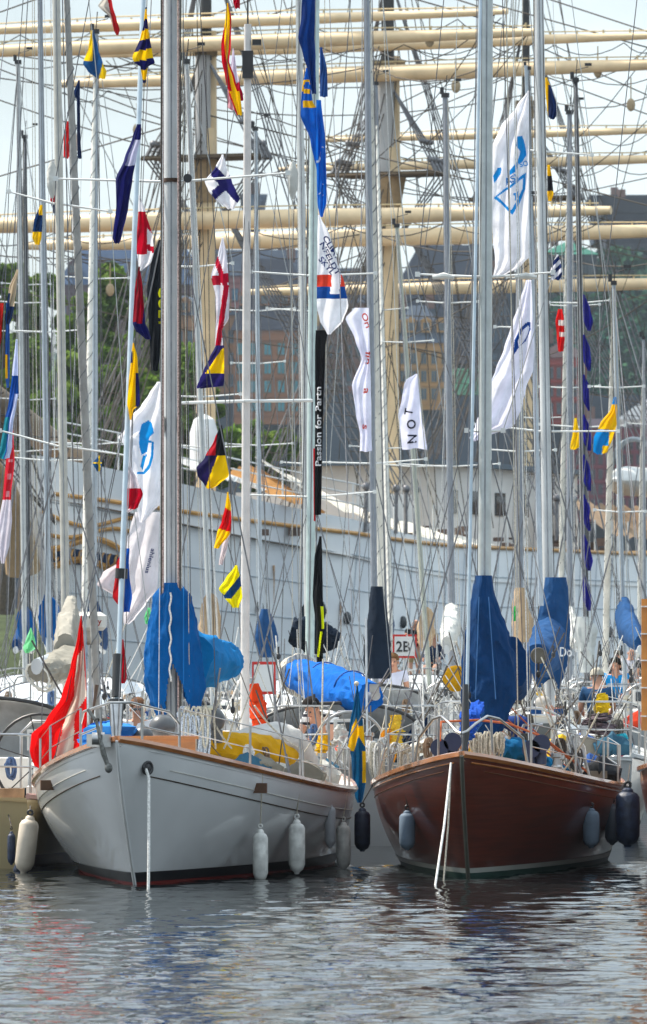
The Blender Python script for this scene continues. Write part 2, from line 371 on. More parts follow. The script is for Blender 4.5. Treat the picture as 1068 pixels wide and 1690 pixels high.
building('red_brick_building', 'maroon warehouse with arched openings at the right edge', 935, 1110, 706, 860, 985, '702c38', '20242c', '38303a', 690, 14, 5, trim='5c3440')
building('hilltop_restaurant', 'dark flat roofed building with an overhanging top above the hillside', 1000, 1120, 352, 440, 1150, '30343e', '1c242c', '2a2c34', 326, 10, 2, flat=True, trim='3c404a')
building('hilltop_building', 'long low dark building on the skyline at the right edge', 980, 1130, 345, 400, 1190, '2b3644', '1c2630', '2c3440', 322, 9, 1, flat=True, trim='384250')
building('church_tower', 'small dark skyline tower between the fore and second masts', 408, 428, 372, 420, 1150, '384654', None, '30404e', 318, 0, 0, depth=8)
def marquee():
    t = thing('marquee_tent', 'white pitched marquee roof at the right edge behind the masts', 'tent', at(1060, 700, 420))
    m = MB(); a, b, c = at(1018, 692, 420), at(1130, 692, 420), at(1075, 655, 420)
    m.prism([a, b, c, at(1045, 672, 420)], (0, 10, 0)); obj('canopy', m, cloth('e8e8ea', .3), t, False)
    m = MB()
    for x in (1020, 1072, 1128): m.line(at(x, 692, 420), at(x, 960, 420), .08, 6)
    obj('pole', m, ALU, t)
building('apartment_building', 'plain dark block filling the skyline between the copper roofs', 795, 905, 470, 720, 1008, '39424e', '2b4456', '2a3038', 446, 8, 5, trim='4c545e')
building('apartment_building', 'narrow ochre brown block behind the fore mast', 255, 390, 520, 700, 1012, '98704e', '2a4a5c', '3c4856', 486, 8, 4, trim='7d634e', dormers=4)
marquee()
# cars and small traffic on the far road: a few cars parked on the far quay
for i, (x, c) in enumerate(((668, '7a1c1c'), (706, '8f8f94'), (726, '8a2a30'), (572, '6f3a2c'), (930, '8a8f99'), (552, '5c6470'))):
    p = at(x, 648, 1003); t = thing('parked_car', ['dark red car behind the letter flag', 'silver car beside the white letter flag', 'maroon car right of the silver one on the far road', 'rust brown car left of the red lettered flag', 'pale grey car under the right hand masts', 'slate grey car left of the rust brown one'][i] , 'car', p, 'cars on the far road')
    m = MB(); m.box(p + Vector((0, 0, .6)), (4.2, 1.7, .75)); obj('body', m, paint(c), t)
    m = MB(); m.prism([p + Vector((-1.3, -.75, .97)), p + Vector((1.2, -.75, .97)), p + Vector((.8, -.75, 1.5)), p + Vector((-.9, -.75, 1.5))], (0, 1.5, 0)); obj('cabin', m, GLASS, t)
    for sx in (-1.3, 1.3):
        m = MB(); m.tube([p + Vector((sx, -.88, .33)), p + Vector((sx, -.6, .33))], .33, 12); obj('wheel', m, BLACK, t)

# trees --------------------------------------------------------------------
LEAF = [mat('leaf_a', (.16, .26, .04), .7, var=.3, scale=.8, trans=.35), mat('leaf_b', (.09, .15, .035), .7, var=.3, scale=.8, trans=.3), mat('leaf_c', (.18, .26, .05), .7, var=.3, scale=.8, trans=.35)]
def tree(label, px, ytop, d, wpx, hpx, base=3, n=5200, seed=0, dull=0, name='tree', leafs=None):
    r = random.Random(seed); top = at(px, ytop, d); W = wpx * d / F / 2; Hc = hpx * d / F; X = top.x
    t = thing(name, label, 'tree', (X, d, base), 'trees on the island')
    m = MB(); th = top.z - base
    m.tube([(X, d, base - .5), (X + .2, d, base + th * .3), (X - .1, d, base + th * .6), (X, d, base + th * .85)], [.45, .34, .22, .06], 8)
    for k in range(9):
        a = r.random() * 6.3; z = base + th * (.25 + .06 * k); e = Vector((X + math.cos(a) * W * .7, d + math.sin(a) * W * .7, z + th * .18))
        m.tube([(X, d, z), ((X + e.x) / 2, (d + e.y) / 2, z + th * .06), e], [.16, .11, .03], 6)
    obj('trunk', m, mat('bark', (.09, .07, .05), .9, var=.3), t)
    m = MB(); cl = []
    for i in range(46):
        a = r.random() * 6.28; q = r.random() ** .6; h = r.random(); rr = W * math.sin(math.pi * (.12 + .8 * h)) ** .7
        cl.append((Vector((X + math.cos(a) * rr * q, d + math.sin(a) * rr * q, top.z - Hc * (1 - h) - W * .08)), W * (.14 + .16 * r.random()), r.choice((0, 0, 1, 1, 2))))
    vs, fs, ms = [], [], []
    for i in range(n):
        c, s_, k = cl[i % len(cl)]; u = Vector((r.gauss(0, 1), r.gauss(0, 1), r.gauss(0, 1))).normalized() * s_ * (r.random() ** .4); p = c + u
        a = Vector((r.gauss(0, 1), r.gauss(0, 1), r.gauss(0, .6))).normalized(); b = a.cross(Vector((r.gauss(0, 1), r.gauss(0, 1), r.gauss(0, 1)))).normalized(); z = .17 + .18 * r.random()
        o = len(vs); vs += [p - a * z, p - b * z * .7, p + a * z, p + b * z * .7]; fs.append((o, o + 1, o + 2, o + 3)); ms.append((k + (1 if r.random() < .2 else 0)) % 3)
    m.v, m.f, m.m = vs, fs, ms
    obj('crown', m, leafs or LEAF, t, False)
T = [('bright green tree at the left edge below the sky gap', 8, 432, 330, 120, 330, 3), ('leafy tree left of the beige mast', 75, 455, 335, 130, 320, 3), ('broad mid green tree behind the second mast pair', 135, 492, 328, 120, 280, 3),
     ('tall tree with a rounded crown behind the furled sail', 190, 440, 340, 130, 330, 3), ('dark green tree behind the white bow mast', 250, 500, 334, 120, 280, 3), ('low dark bushy tree right of the white bow mast', 312, 575, 330, 110, 200, 3),
     ('olive green tree standing in front at the left', 40, 560, 315, 150, 220, 3), ('olive green tree below the swirl of grey sail', 120, 590, 312, 140, 190, 3), ('olive green tree beside the long white flag', 205, 600, 312, 150, 190, 3),
     ('small dark tree by the fore mast of the tall ship', 290, 640, 318, 110, 150, 3), ('low rounded bush tree right of the fore mast', 408, 706, 322, 110, 100, 3), ('low rounded bush tree left of the pale green mast', 460, 716, 325, 90, 90, 3)]
for i, a in enumerate(T): tree(a[0], a[1], a[2], a[3], a[4], a[5], a[6], n=12000 if i < 9 else 6500, seed=i + 3)
DARKL = [mat('leaf_far_a', (.012, .075, .045), .8, var=.4, scale=.3), mat('leaf_far_b', (.008, .05, .035), .8, var=.4, scale=.3), mat('leaf_far_c', (.03, .10, .045), .8, var=.4, scale=.3)]
def woods():
    r = random.Random(5); m = MB(); vs, fs, ms = [], [], []
    for k in range(110):
        px = r.uniform(890, 1110); y = r.uniform(430, 690); c = at(px, y, 1068 - (y - 430) * .12); s_ = r.uniform(1.5, 3.6); kk = r.randrange(3)
        for i in range(130):
            u = Vector((r.gauss(0, 1), r.gauss(0, .7), r.gauss(0, 1))).normalized() * s_ * r.random() ** .35; p = c + u
            a = Vector((r.gauss(0, 1), r.gauss(0, 1), r.gauss(0, 1))).normalized(); b = a.cross(Vector((r.gauss(0, 1), r.gauss(0, 1), r.gauss(0, 1)))).normalized(); z = .45
            o = len(vs); vs += [p - a * z, p - b * z, p + a * z, p + b * z]; fs.append((o, o + 1, o + 2, o + 3)); ms.append(kk)
    m.v, m.f, m.m = vs, fs, ms; struct('hillside_wood', m, DARKL, 'stuff', False)
woods()

# ================================================ TALL SHIP
AX, NX = Vector((.36, .933, 0)), Vector((.933, -.36, 0))       # keel aft, athwart to the right
BOW = Vector((-8.6, 187.5, 0)); SL, SB = 72, 5.2
SHW = mat('ship_white', (.84, .89, .95), .40, var=.16, scale=.35, bump=.5, bscale=.8)
CREAM = mat('spar_cream', (.76, .57, .34), .5, var=.14, scale=1.5)
GOLD = mat('gold_trim', (.52, .27, .07), .45, var=.25, scale=3)
def ship():
    t = thing('tall_ship', 'white hulled square rigger with cream yards lying behind the yachts', 'sailing ship', tuple(BOW + AX * 25))
    def sheer(s): return 7.8 - 2.3 * (1 - (1 - min(1, s / 26)) ** 1.8) + max(0, s - 45) * .02
    def vrail(s): z = 6.75 - 1.25 * (1 - (1 - min(1, s / 24)) ** 2); return max(0, (sheer(s) - z) / (sheer(s) + .5))
    def hull(u, v, sd):
        s = u * SL; ent = (2.2 * v ** .8 + 4.5 * max(0, v - .25)) * (1 - min(1, u * 5)) ; b = SB * min(1, (s / 13)) ** .62 if s < 13 else SB * (1 - max(0, (s - 52) / 20) ** 2 * .5)
        b *= 1 - .42 * (1 - min(1, s / 16)) * v ** .8 - .06 * v; z = sheer(s) * (1 - v) - .5 * v
        return BOW + AX * (s + ent) + NX * (b * sd) + Vector((0, 0, z))
    for sd, nm in ((1, 'starboard'), (-1, 'port')):
        m = MB(); m.grid(lambda u, v: hull(u ** 1.5, v, sd), 60, 12); obj('hull', m, SHW, t)
    m = MB()
    for k in range(1, 6):                                              # plating seams
        for sd in (1,): m.tube([hull((i / 40) ** 1.5, k / 6.5, sd) + NX * .01 for i in range(41)], .018, 4)
    obj('plate_seam', m, plain('a9b4bc'), t)
    m = MB()
    for i in range(10, 46):
        m.tube([hull((i / 46) ** 1.1, v / 6 + .03, 1) + NX * .01 for v in range(6)], .014, 4)
    obj('frame_line', m, plain('b4bec6'), t)
    for off, r_ in ((0, .10),):
        m = MB(); m.tube([hull((i / 50) ** 1.5 * .985 + .008, vrail(((i / 50) ** 1.5 * .985 + .008) * SL), 1) + NX * .03 for i in range(51)], .065, 6); obj('rail', m, GOLD, t)
        m = MB(); m.tube([hull((i / 50) ** 1.5, 0, -1) for i in range(51)], .10, 6); obj('rail', m, GOLD, t)
    m = MB(); m.grid(lambda u, v: hull(u, .03, -1).lerp(hull(u, .03, 1), v) - Vector((0, 0, .9)), 40, 4); obj('deck', m, TEAK, t)
    # bow ornament: gilded lines and a blue panel
    for k, (v0, r_, l) in enumerate(((.19, .06, .045), (.24, .06, .045), (.29, .09, .040), (.37, .10, .040))):
        m = MB(); m.tube([hull(.003 + l * i / 24, v0 + .03 * math.sin(i * .2 + k), 1) + NX * .06 for i in range(25)], r_, 5); obj('gilded_moulding', m, GOLD, t)
    m = MB(); m.grid(lambda u, v: hull(.003 + .036 * u, .305 + .055 * v, 1) + NX * .03, 20, 3); obj('blue_panel', m, paint('1d3f66'), t)
    m = MB()
    for k in range(9):
        c = hull(.005 + .0036 * k, .33, 1) + NX * .07; m.ring(c, .19, .035, NX, 12, 4); m.ring(c + AX * .25 + Vector((0, 0, .12)), .10, .03, NX, 10, 4)
    obj('gilded_scroll', m, GOLD, t)
    m = MB(); h = hull(0, 0, 0); h = BOW + Vector((0, 0, 7.0)); m.tube([h + AX * .5 - Vector((0, 0, 2.5)), h - Vector((0, 0, 1.2)), h - AX * .9, h - AX * 1.4 + Vector((0, 0, .5))], [.5, .42, .3, .12], 10)
    obj('figurehead', m, mat('carved_wood', (.35, .24, .13), .6), t)
    m = MB(); b0 = BOW + AX * 5 + Vector((0, 0, 7.4)); b1 = BOW - AX * 16 + Vector((0, 0, 13.5)); m.tube([b0, b0.lerp(b1, .5), b1], [.42, .36, .18], 12)
    bs = obj('bowsprit', m, mat('spar_brown', (.22, .17, .12), .6), t)
    m = MB()
    for k in range(9):
        a = b0.lerp(b1, .15 + .09 * k); m.line(a, BOW + NX * (1.2 * (1 if k % 2 else -1)) + Vector((0, 0, 5.8)), .03)
        m.line(a + NX * 1.3 - Vector((0, 0, .6)), a - NX * 1.3 - Vector((0, 0, .6)), .03)
    obj('bow_netting', m, ROPED, bs)
    m = MB(); c = hull(.16, .42, 1) + NX * .1; m.ring(c, .24, .09, NX, 16, 6); m.ball(c, .2, sc=(1, 1, 1)); obj('hawse_pipe', m, plain('2a2d30'), t)
    for k in range(14):
        c = hull(.12 + .03 * k, .43 + .008 * math.sin(k), 1) + NX * .05
        m = MB(); m.ball(c, .13, 10, 6, (1, 1, 1.5)); obj('porthole', m, mat('port_glass', (.03, .035, .04), .2), t)
        if k % 2: 
            m = MB(); m.ball(c + AX * .5 - Vector((0, 0, .9)), .08, 10, 6); obj('porthole', m, MATS['port_glass'], t)
    for k in range(12):
        c = hull(.13 + .055 * k + .01 * math.sin(k * 5), .25 + .3 * ((k * 7) % 5) / 5, 1) + NX * .02; m = MB(); m.tube([c, c - Vector((0, 0, .5)) + AX * .02, c - Vector((0, 0, 1.1 + .5 * (k % 3)))], [.035, .022, .006], 5); obj('rust_streak', m, mat('rust', (.40, .27, .18), .9, var=.4), t)
    # deck houses, awnings, rails, boats
    def dk(s, o, z): return BOW + AX * s + NX * o + Vector((0, 0, z))
    rot = Matrix((tuple(AX), tuple(NX), (0, 0, 1))).transposed()
    m = MB(); m.box(dk(37, -1, 6.8), (14, 5, 2.9), rot); m.box(dk(24, 0, 6.2), (5, 4, 2), rot); h = obj('deck_house', m, mat('ship_house', (.62, .63, .62), .5, var=.1, scale=.8), t, False)
    m = MB(); m.box(dk(37, -1, 8.33), (15, 5.8, .16), rot); obj('house_roof', m, plain('5a6874'), h, False)
    for k in range(6):
        m = MB(); m.box(dk(31.5 + 2.3 * k, 1.53, 7.1), (.9, .06, .75), rot); obj('house_window', m, GLASS, h, False)
    def awn(s0, s1, z0, z1, sag, nm, mt, o0=-1.5, o1=4.6):
        m = MB(); m.grid(lambda u, v: dk(s0 + (s1 - s0) * u, o0 + (o1 - o0) * v, z0 + (z1 - z0) * u - sag * math.sin(math.pi * u) * (.3 + .7 * v) - 1.0 * v * v), 26, 10); obj(nm, m, mt, t)
    def drop(s0, s1, za0, za1, zb0, zb1, sag, mt, oa=2.6, ob=4.7):
        m = MB(); m.grid(lambda u, v: dk(s0 + (s1 - s0) * u, oa + (ob - oa) * v, (za0 + (za1 - za0) * u) * (1 - v) + (zb0 + (zb1 - zb0) * u) * v - sag * math.sin(math.pi * u) + .06 * math.sin(u * 40)), 40, 8); obj('awning', m, mt, t)
    drop(11.5, 27, 8.0, 6.1, 6.7, 5.55, .30, cloth('f0ece0', .3))
    drop(9.3, 12.2, 7.4, 7.7, 6.6, 6.3, -.1, cloth('b98a55', .3), 2.4, 4.6)
    drop(5.5, 9.0, 7.9, 7.6, 7.2, 6.9, -.1, cloth('c9ced0', .3), 2.0, 4.0)
    drop(38, 46, 7.4, 7.2, 6.2, 6.0, .1, cloth('a89078', .2), 3.0, 4.6)
    for k in range(5):
        c = dk(9.6 + .1 * k, 3.2, 7)
    m = MB(); c = dk(11, 1.2, 7.6); m.tube([c, c + Vector((0, 0, 1.1)), c + Vector((0, 0, 1.5)), c + Vector((0, 0, 1.65))], [.42, .42, .3, .08], 14); obj('radar_dome', m, paint('d8dcde'), t)
    m = MB(); c = dk(44, 3.8, 8.0)
    m.tube([c - AX * 2.8, c - AX * 1.6, c + AX * 1.6, c + AX * 2.8], [.08, .75, .75, .1], 12, r2=[.06, .5, .5, .1]); b = obj('lifeboat', m, paint('d6d6d2'), t)
    m = MB(); m.ring(dk(42, 4.2, 8.3), 1.1, .09, AX + NX * .5, 16, 6, (.0, .5)); m.ring(dk(46, 4.2, 8.3), 1.1, .09, AX + NX * .5, 16, 6, (.0, .5)); obj('davit', m, plain('9aa2a8'), t)
    for k in range(26):                                               # rail stanchions along the forecastle and waist
        s = 1 + 1.7 * k; p = hull(s / SL, 0, 1); m = MB(); m.line(p, p + Vector((0, 0, 1.05)), .03, 5); obj('stanchion', m, paint('cfd3d4'), t)
    m = MB()
    for hh in (.45, .75, 1.05): m.tube([hull(s / SL, 0, 1) + Vector((0, 0, hh)) for s in [1 + 1.0 * k for k in range(14)]], .022, 4)
    obj('guard_rail', m, paint('cfd3d4'), t)
    m = MB()
    for k in range(120):
        p = dk(8 + rnd.random() * 36, rnd.uniform(2.4, 4.7), 5.2 + rnd.random() ** 2 * .9); m.box(p, (rnd.uniform(.05, .35), .25, rnd.uniform(.06, .3)), rot)
    gear = obj('deck_gear', m, mat('deck_gear', (.12, .085, .07), .8, var=.7, scale=.9), t, False); gear['kind'] = 'stuff'
    # masts -----------------------------------------------------------------
    def mast(px, d, plat, cap, blk_from, lowtop, yards, wl, label):
        X = (px - 534) * d / F
        def Z(y): return EYE + (HORY - y) * d / F
        def Pz(z): return Vector((X, d, z))
        r = wl * d / F / 2
        m = MB(); m.tube([Pz(5), Pz(Z(plat) + .9)], [r * 1.08, r * .92], 18); mm = obj('mast', m, CREAM, t)
        m = MB(); m.tube([Pz(Z(plat) - .2) + Vector((-.09, -.05, 0)), Pz(Z(cap) + .1) + Vector((-.09, -.05, 0))], [r * .86, r * .8], 16); obj('topmast', m, mat('mast_grey', (.44, .43, .42), .5, var=.15, scale=1), mm)
        m = MB(); m.tube([Pz(Z(plat) - .2) + Vector((r * .55, .3, 0)), Pz(Z(cap) + .3) + Vector((r * .55, .3, 0))], [r * .62, r * .55], 12); obj('doubling', m, CREAM, mm)
        m = MB(); m.tube([Pz(Z(cap) - .6), Pz(Z(cap) + 14)], [r * .62, r * .4], 14); obj('topgallant_mast', m, mat('mast_black', (.02, .02, .02), .4), mm)
        m = MB(); zc = Z(cap)
        m.box(Pz(zc), (r * 3.2, r * 2.6, .22)); m.box(Pz(zc - .3), (r * 2.4, r * 2.0, .35)); obj('cap', m, plain('8a7a62'), mm)
        # top platform with futtocks
        zp = Z(plat); m = MB(); W = 1.85
        m.prism([Pz(zp) + NX * -W - AX * .6, Pz(zp) + NX * W - AX * .6, Pz(zp) + NX * W * .9 + AX * 1.1, Pz(zp) - NX * W * .9 + AX * 1.1], (0, 0, .09))
        m.tube([Pz(zp) - NX * W - AX * .6, Pz(zp) + NX * W - AX * .6], .06, 6); obj('top_platform', m, mat('platform_wood', (.10, .075, .05), .8), mm)
        m = MB()
        m.tube([Pz(zp - .05), Pz(zp - .7), Pz(zp - 1.3)], [r * 1.7, r * 1.35, r * 1.1], 16); obj('mast_bibb', m, mat('bibb', (.36, .25, .14), .6), mm)
        for sgn in (-1, 1):
            for k in range(6):
                m = MB(); foot = Vector((X, d, 0)) + NX * sgn * (SB - .2) + AX * (.3 + k * .85); foot.z = 6.0; top = Pz(zp - .6 - .03 * k)
                m.line(foot + Vector((0, 0, 1.1)), top, .024, 5); m.line(foot - Vector((0, 0, .2)), foot + Vector((0, 0, 1.1)), .065, 5)
                m.ball(foot + Vector((0, 0, 1.15)), .13, 8, 5); obj('shroud', m, WIRE, mm)
                if k < 4:
                    m = MB(); e = Pz(zp) + NX * sgn * (W - .05) + AX * (-.4 + k * .4); m.line(e, Pz(Z(cap) - .5), .028, 5); m.line(e, Pz(zp - 2.4) , .028, 5)
                    m.line(e, e + (Pz(Z(cap)) - e) * .12, .06, 5); m.ball(e + (Pz(Z(cap)) - e) * .13, .11, 8, 5); m.ball(e + (Pz(Z(cap)) - e) * .3, .09, 8, 5)
                    m.line(foot + Vector((0, 0, .6)) + AX * 1.5, Pz(Z(cap) + 3), .022, 4); obj('topmast_shroud', m, WIRE, mm)
            m = MB()
            for q in range(2, 23):
                f = q / 25; A = Vector((X, d, 7.1)) + NX * sgn * (SB - .2) + AX * .3; B_ = A + AX * 4.25; T_ = Pz(zp - .6); m.line(A.lerp(T_, f), B_.lerp(T_, f), .012, 4)
            obj('ratlines', m, ROPED, mm); m = MB()
            for q in range(1, 10):
                f = q / 12; A = Pz(zp) + NX * sgn * (W - .05) - AX * .4; T_ = Pz(Z(cap) - .5); m.line(A.lerp(T_, f), (A + AX * 1.2).lerp(T_, f), .016, 4)
            obj('ratlines', m, ROPED, mm)
        for (y, th, half, yn) in yards:
            z = Z(y); hl = half * d / F / .933; rr = th * d / F / 2; c = Pz(z) - AX * (r + rr + .05)
            m = MB(); m.tube([c - NX * hl, c - NX * hl * .88, c - NX * hl * .3, c + NX * hl * .3, c + NX * hl * .88, c + NX * hl], [rr * .45, rr * .62, rr, rr, rr * .62, rr * .45], 14)
            yd = obj('yard', m, CREAM, mm)
            m = MB(); m.tube([c - NX * hl * .97 + Vector((0, 0, rr * .8)), c - NX * hl * .3 + Vector((0, 0, rr + .1)), c + NX * hl * .3 + Vector((0, 0, rr + .1)), c + NX * hl * .97 + Vector((0, 0, rr * .8))], .022, 5)
            for k in range(22):
                q = c + NX * hl * (-.95 + 1.9 * k / 21); m.box(q + Vector((0, 0, rr * .9)), (.05, .1, .14))
            obj('jackstay', m, plain('c8b48c'), yd)
            for sgn in (-1, 1):
                m = MB()
                for k in range(4):
                    a = c + NX * sgn * hl * (.12 + .24 * k) - Vector((0, 0, rr)); b = c + NX * sgn * hl * min(.98, .12 + .24 * (k + 1)) - Vector((0, 0, rr)); m.line(a, b, .016, 4, sag=.35)
                obj('footrope', m, ROPED, yd)
            m = MB()
            for sgn in (-1, 1):
                e = c + NX * sgn * hl * .96
                m.line(e, Pz(z + 3.2), .022, 4); m.line(e, Pz(z - 3.5) + AX * 13, .02, 4, sag=.5); m.line(e + AX * .1, Pz(z + .5) + AX * 14, .02, 4, sag=.9)
                m.line(e, Pz(6) + AX * 3 + NX * sgn * 4, .014, 4)
            obj('brace', m, ROPED, yd)
            for sgn in (-1, 1):
                m = MB(); e = c + NX * sgn * hl * .75 + Vector((0, 0, -.6 - rnd.random())); m.ball(e, .14, 8, 6, (1, .6, 1.5)); m.line(e, e + Vector((0, 0, .6 + rr)), .02); obj('block', m, mat('block_wood', (.42, .32, .2), .6), yd)
        m = MB()
        for k in range(10):
            o = -1 if k % 2 else 1; m.line(Pz(Z(cap) + 3 + k), Vector((X, d, 6.2)) + NX * o * rnd.uniform(1, 4.8) + AX * rnd.uniform(0, 9), .015, 4)
            m.line(Pz(zp + rnd.uniform(-3, 5)), Pz(6) - AX * rnd.uniform(8, 14) + NX * rnd.uniform(-.5, .5), .022, 4)
        for k in range(8):
            q = rnd.uniform(8, 20); m.line(Pz(6) + NX * rnd.uniform(-.9, .9) - AX * .5, Pz(q + 2) + NX * rnd.uniform(-.6, .6) - AX * .5, .014, 4)
        obj('running_rigging', m, ROPED, mm)
    mast(340, 200, 262, 66, 60, 0, [(40, 19, 502, 0), (75, 26, 560, 0), (366, 30, 668, 0)], 31, '')
    mast(640, 213.5, 290, 107, 100, 0, [(77, 20, 468, 0), (124, 27, 540, 0), (394, 29, 600, 0)], 36, '')
    mast(868, 227.5, 330, 172, 165, 0, [(223, 13, 336, 0), (270, 16, 400, 0), (474, 21, 448, 0)], 22, '')
ship()
# ================================================ YACHTS
class Yacht:
    """bow or stern towards the camera; a = metres aft of the bow, s = metres to the picture's right when the bow faces us"""
    def __init__(y, label, bow, ang, L, hb, f0, f1, over=1.3, stern=.55, facing='bow', hullmat=None, name='sailing_yacht', group=None, flare=.42, topm=None):
        y.L, y.hb, y.f0, y.f1, y.over, y.st, y.flare = L, hb, f0, f1, over, stern, flare
        y.ax = Vector((math.sin(ang), math.cos(ang), 0)); y.nx = Vector((math.cos(ang), -math.sin(ang), 0)); y.bow = Vector(bow)
        if facing == 'stern':                                   # bow lies far away, stern near
            y.bow = Vector(bow) + y.ax * L; y.ax = -y.ax; y.nx = -y.nx
        c = y.bow + y.ax * L * .45
        y.t = thing(name, label, 'sailboat', (c.x, c.y, 0), group)
        y.near = facing; y.hm = hullmat or paint('d2d4d6')
    def P(y, a, s, z): return y.bow + y.ax * a + y.nx * s + Vector((0, 0, z))
    def part(y, nm, mb, m, par=None, smooth=True): return obj(nm, mb, m, par or y.t, smooth)
    def sheer(y, u): return y.f0 + (y.f1 - y.f0) * (1 - (1 - min(1, u / .72)) ** 2) + max(0, u - .72) * .5
    def f(y, u):
        if u < .58: return (1 - (1 - u / .58) ** 2.0) ** .82
        return 1 - (1 - y.st) * ((u - .58) / .42) ** 2
    def hull(y, u, v, sd):
        z = y.sheer(u) * (1 - v) if v <= 1 else -(v - 1) * .7
        x0 = y.over * v ** 1.25; x1 = y.L - .55 * v
        k = y.flare * (1 - u) ** 1.6 + .10; b = y.hb * y.f(u) * (1 - k * min(v, 1) ** 1.7) * (1 - .55 * max(0, v - 1))
        return y.P(x0 + (x1 - x0) * u, b * sd, z)
    def rail(y, u, sd, dz=0, out=0): p = y.hull(u, 0, sd); return p + y.nx * sd * out + Vector((0, 0, dz))
    def u_at(y, px, sd, v=0):
        best = min(range(0, 101), key=lambda i: abs(pxof(y.hull(i / 100 * .62, v, sd)) - px)); return best / 100 * .62
    def build_hull(y, boot='10141c', boot_z=(.04, .16), line2=None, z2=None, railm=None, deckm=None, cove=None, full=True):
        y.boot = boot; m = MB(); nu, nv = (56, 26) if full else (26, 10); mats = [y.hm, paint(boot, .4), paint(line2 or boot, .4)]
        for sd in (1, -1):
            def key(u, v, sd=sd):
                z = y.hull(u, v * 1.35, sd).z
                if z < boot_z[0]: return 2
                if z < boot_z[1]: return 1
                return 0
            vv = [0, .1, .2, .3, .4, .5, .6, .7, .8]
            zs = sorted(set([1 - k / (nv - 4) for k in range(nv - 4 + 1)]))
            def mapv(v): return v * 1.35
            m.grid(lambda u, v, sd=sd: y.hull(u ** 1.25, mapv(v), sd), nu, nv * 2 if full else nv, lambda u, v, sd=sd: key(u ** 1.25, v, sd))
        # boot lines are laid as thin bands so that their edges run true
        o = y.part('hull', m, mats)
        m = MB()
        k = 10; vs = [y.hull(1, i / k * 1.3, 1) for i in range(k + 1)] + [y.hull(1, i / k * 1.3, -1) for i in range(k, -1, -1)]
        m.add(vs, [tuple(range(len(vs)))]); y.part('transom', m, y.hm)
        m = MB(); m.grid(lambda u, v: y.hull(u, 0, -1).lerp(y.hull(u, 0, 1), v) + Vector((0, 0, -.05 + .05 * math.sin(math.pi * v))), 24 if full else 14, 6); y.part('deck', m, deckm or DECKW)
        for sd in (1, -1):
            m = MB(); m.tube([y.rail(i / 40, sd, .015, .01) for i in range(41)], .028, 5, r2=.035); y.part('toe_rail', m, railm or ALU)
            if cove:
                m = MB(); m.tube([y.hull(.03 + .9 * i / 50, cove[0] / y.sheer(.03 + .9 * i / 50), sd) + y.nx * sd * .004 for i in range(51)], cove[1], 4); y.part('cove_line', m, cove[2])
        return o
    def band(y, nm, z0, z1, m, u1=.97):
        """waterline band wrapped round the hull 3 mm proud of it"""
        for sd in (1, -1):
            mb = MB()
            def g(u, w):
                z = z0 + (z1 - z0) * w; v = 1 - z / y.sheer(u) if z >= 0 else 1 + -z / .7
                p = y.hull(u, v, sd); return p + y.nx * sd * .006 - y.ax * (.006 if u < .02 else 0)
            mb.grid(lambda u, w: g(u ** 1.3 * u1, w), 50, 3); y.part(nm, mb, m)
    def stanchions(y, us, h=.62, pul=True, pull_h=.7, wire=True):
        for sd in (1, -1):
            for u in us:
                p = y.rail(u, sd, 0, -.06); m = MB(); m.line(p, p + Vector((0, 0, h)), .0125, 6); y.part('stanchion', m, STEEL)
            if wire:
                for hh in (h, h * .5):
                    m = MB(); pts = [y.rail(u, sd, hh, -.06) for u in us]
                    for a, b in zip(pts, pts[1:]): m.line(a, b, .0055, 4)
                    y.part('lifeline', m, STEEL)
    def pulpit(y, u=.10, h=.66, r=.014):
        m = MB(); a, b = y.rail(u, 1, 0, -.06), y.rail(u, -1, 0, -.06); f_ = y.rail(.004, 1, h, 0) - y.ax * .12
        m.tube([a, a + Vector((0, 0, h - .08)), y.rail(u * .7, 1, h), f_ + y.nx * .1, f_ - y.nx * .1, y.rail(u * .7, -1, h), b + Vector((0, 0, h - .08)), b], r, 7)
        for sd in (1, -1):
            q = y.rail(u * .35, sd, 0, -.04); m.line(q, q + Vector((0, 0, h)), r, 6)
        m.tube([y.rail(u, 1, h * .5, -.06), y.rail(u * .35, 1, h * .5, -.05)], r * .8, 6); m.tube([y.rail(u, -1, h * .5, -.06), y.rail(u * .35, -1, h * .5, -.05)], r * .8, 6)
        y.part('pulpit', m, STEEL)
    def pushpit(y, h=.66, r=.014):
        for sd in (1, -1):
            m = MB(); pts = [y.rail(.88, sd, 0, -.06), y.rail(.88, sd, h, -.06), y.rail(.97, sd, h, -.06), y.P(y.L - .1, sd * y.hb * y.st * .9, y.sheer(1) + h), y.P(y.L - .06, sd * y.hb * y.st * .35, y.sheer(1) + h), y.P(y.L - .06, sd * y.hb * y.st * .35, y.sheer(1))]
            m.tube(pts, r, 7); m.line(y.rail(.97, sd, 0, -.06), y.rail(.97, sd, h, -.06), r, 6)
            m.tube([y.rail(.88, sd, h * .5, -.06), y.rail(.97, sd, h * .5, -.06), y.P(y.L - .06, sd * y.hb * y.st * .35, y.sheer(1) + h * .5)], r * .8, 6)
            y.part('pushpit', m, STEEL)
    def cabin(y, a0, a1, w, h, m_, win=True, hatch=True):
        n = 10; mb = MB(); vs, fs = [], []
        prof = [(-1, 0), (-.94, .62), (-.82, .9), (-.4, 1), (.4, 1), (.82, .9), (.94, .62), (1, 0)]
        for i in range(n + 1):
            q = i / n; a = a0 + (a1 - a0) * q; z0 = y.sheer(a / y.L) - .04; ww = w * (.45 + .55 * min(1, q * 2.2) ** .6) ; hh = h * min(1, .12 + q * 4) ** .6
            for (s, z) in prof: vs.append(y.P(a, s * ww, z0 + z * hh))
        k = len(prof)
        for i in range(n):
            for j in range(k - 1): fs.append((i * k + j, i * k + j + 1, (i + 1) * k + j + 1, (i + 1) * k + j))
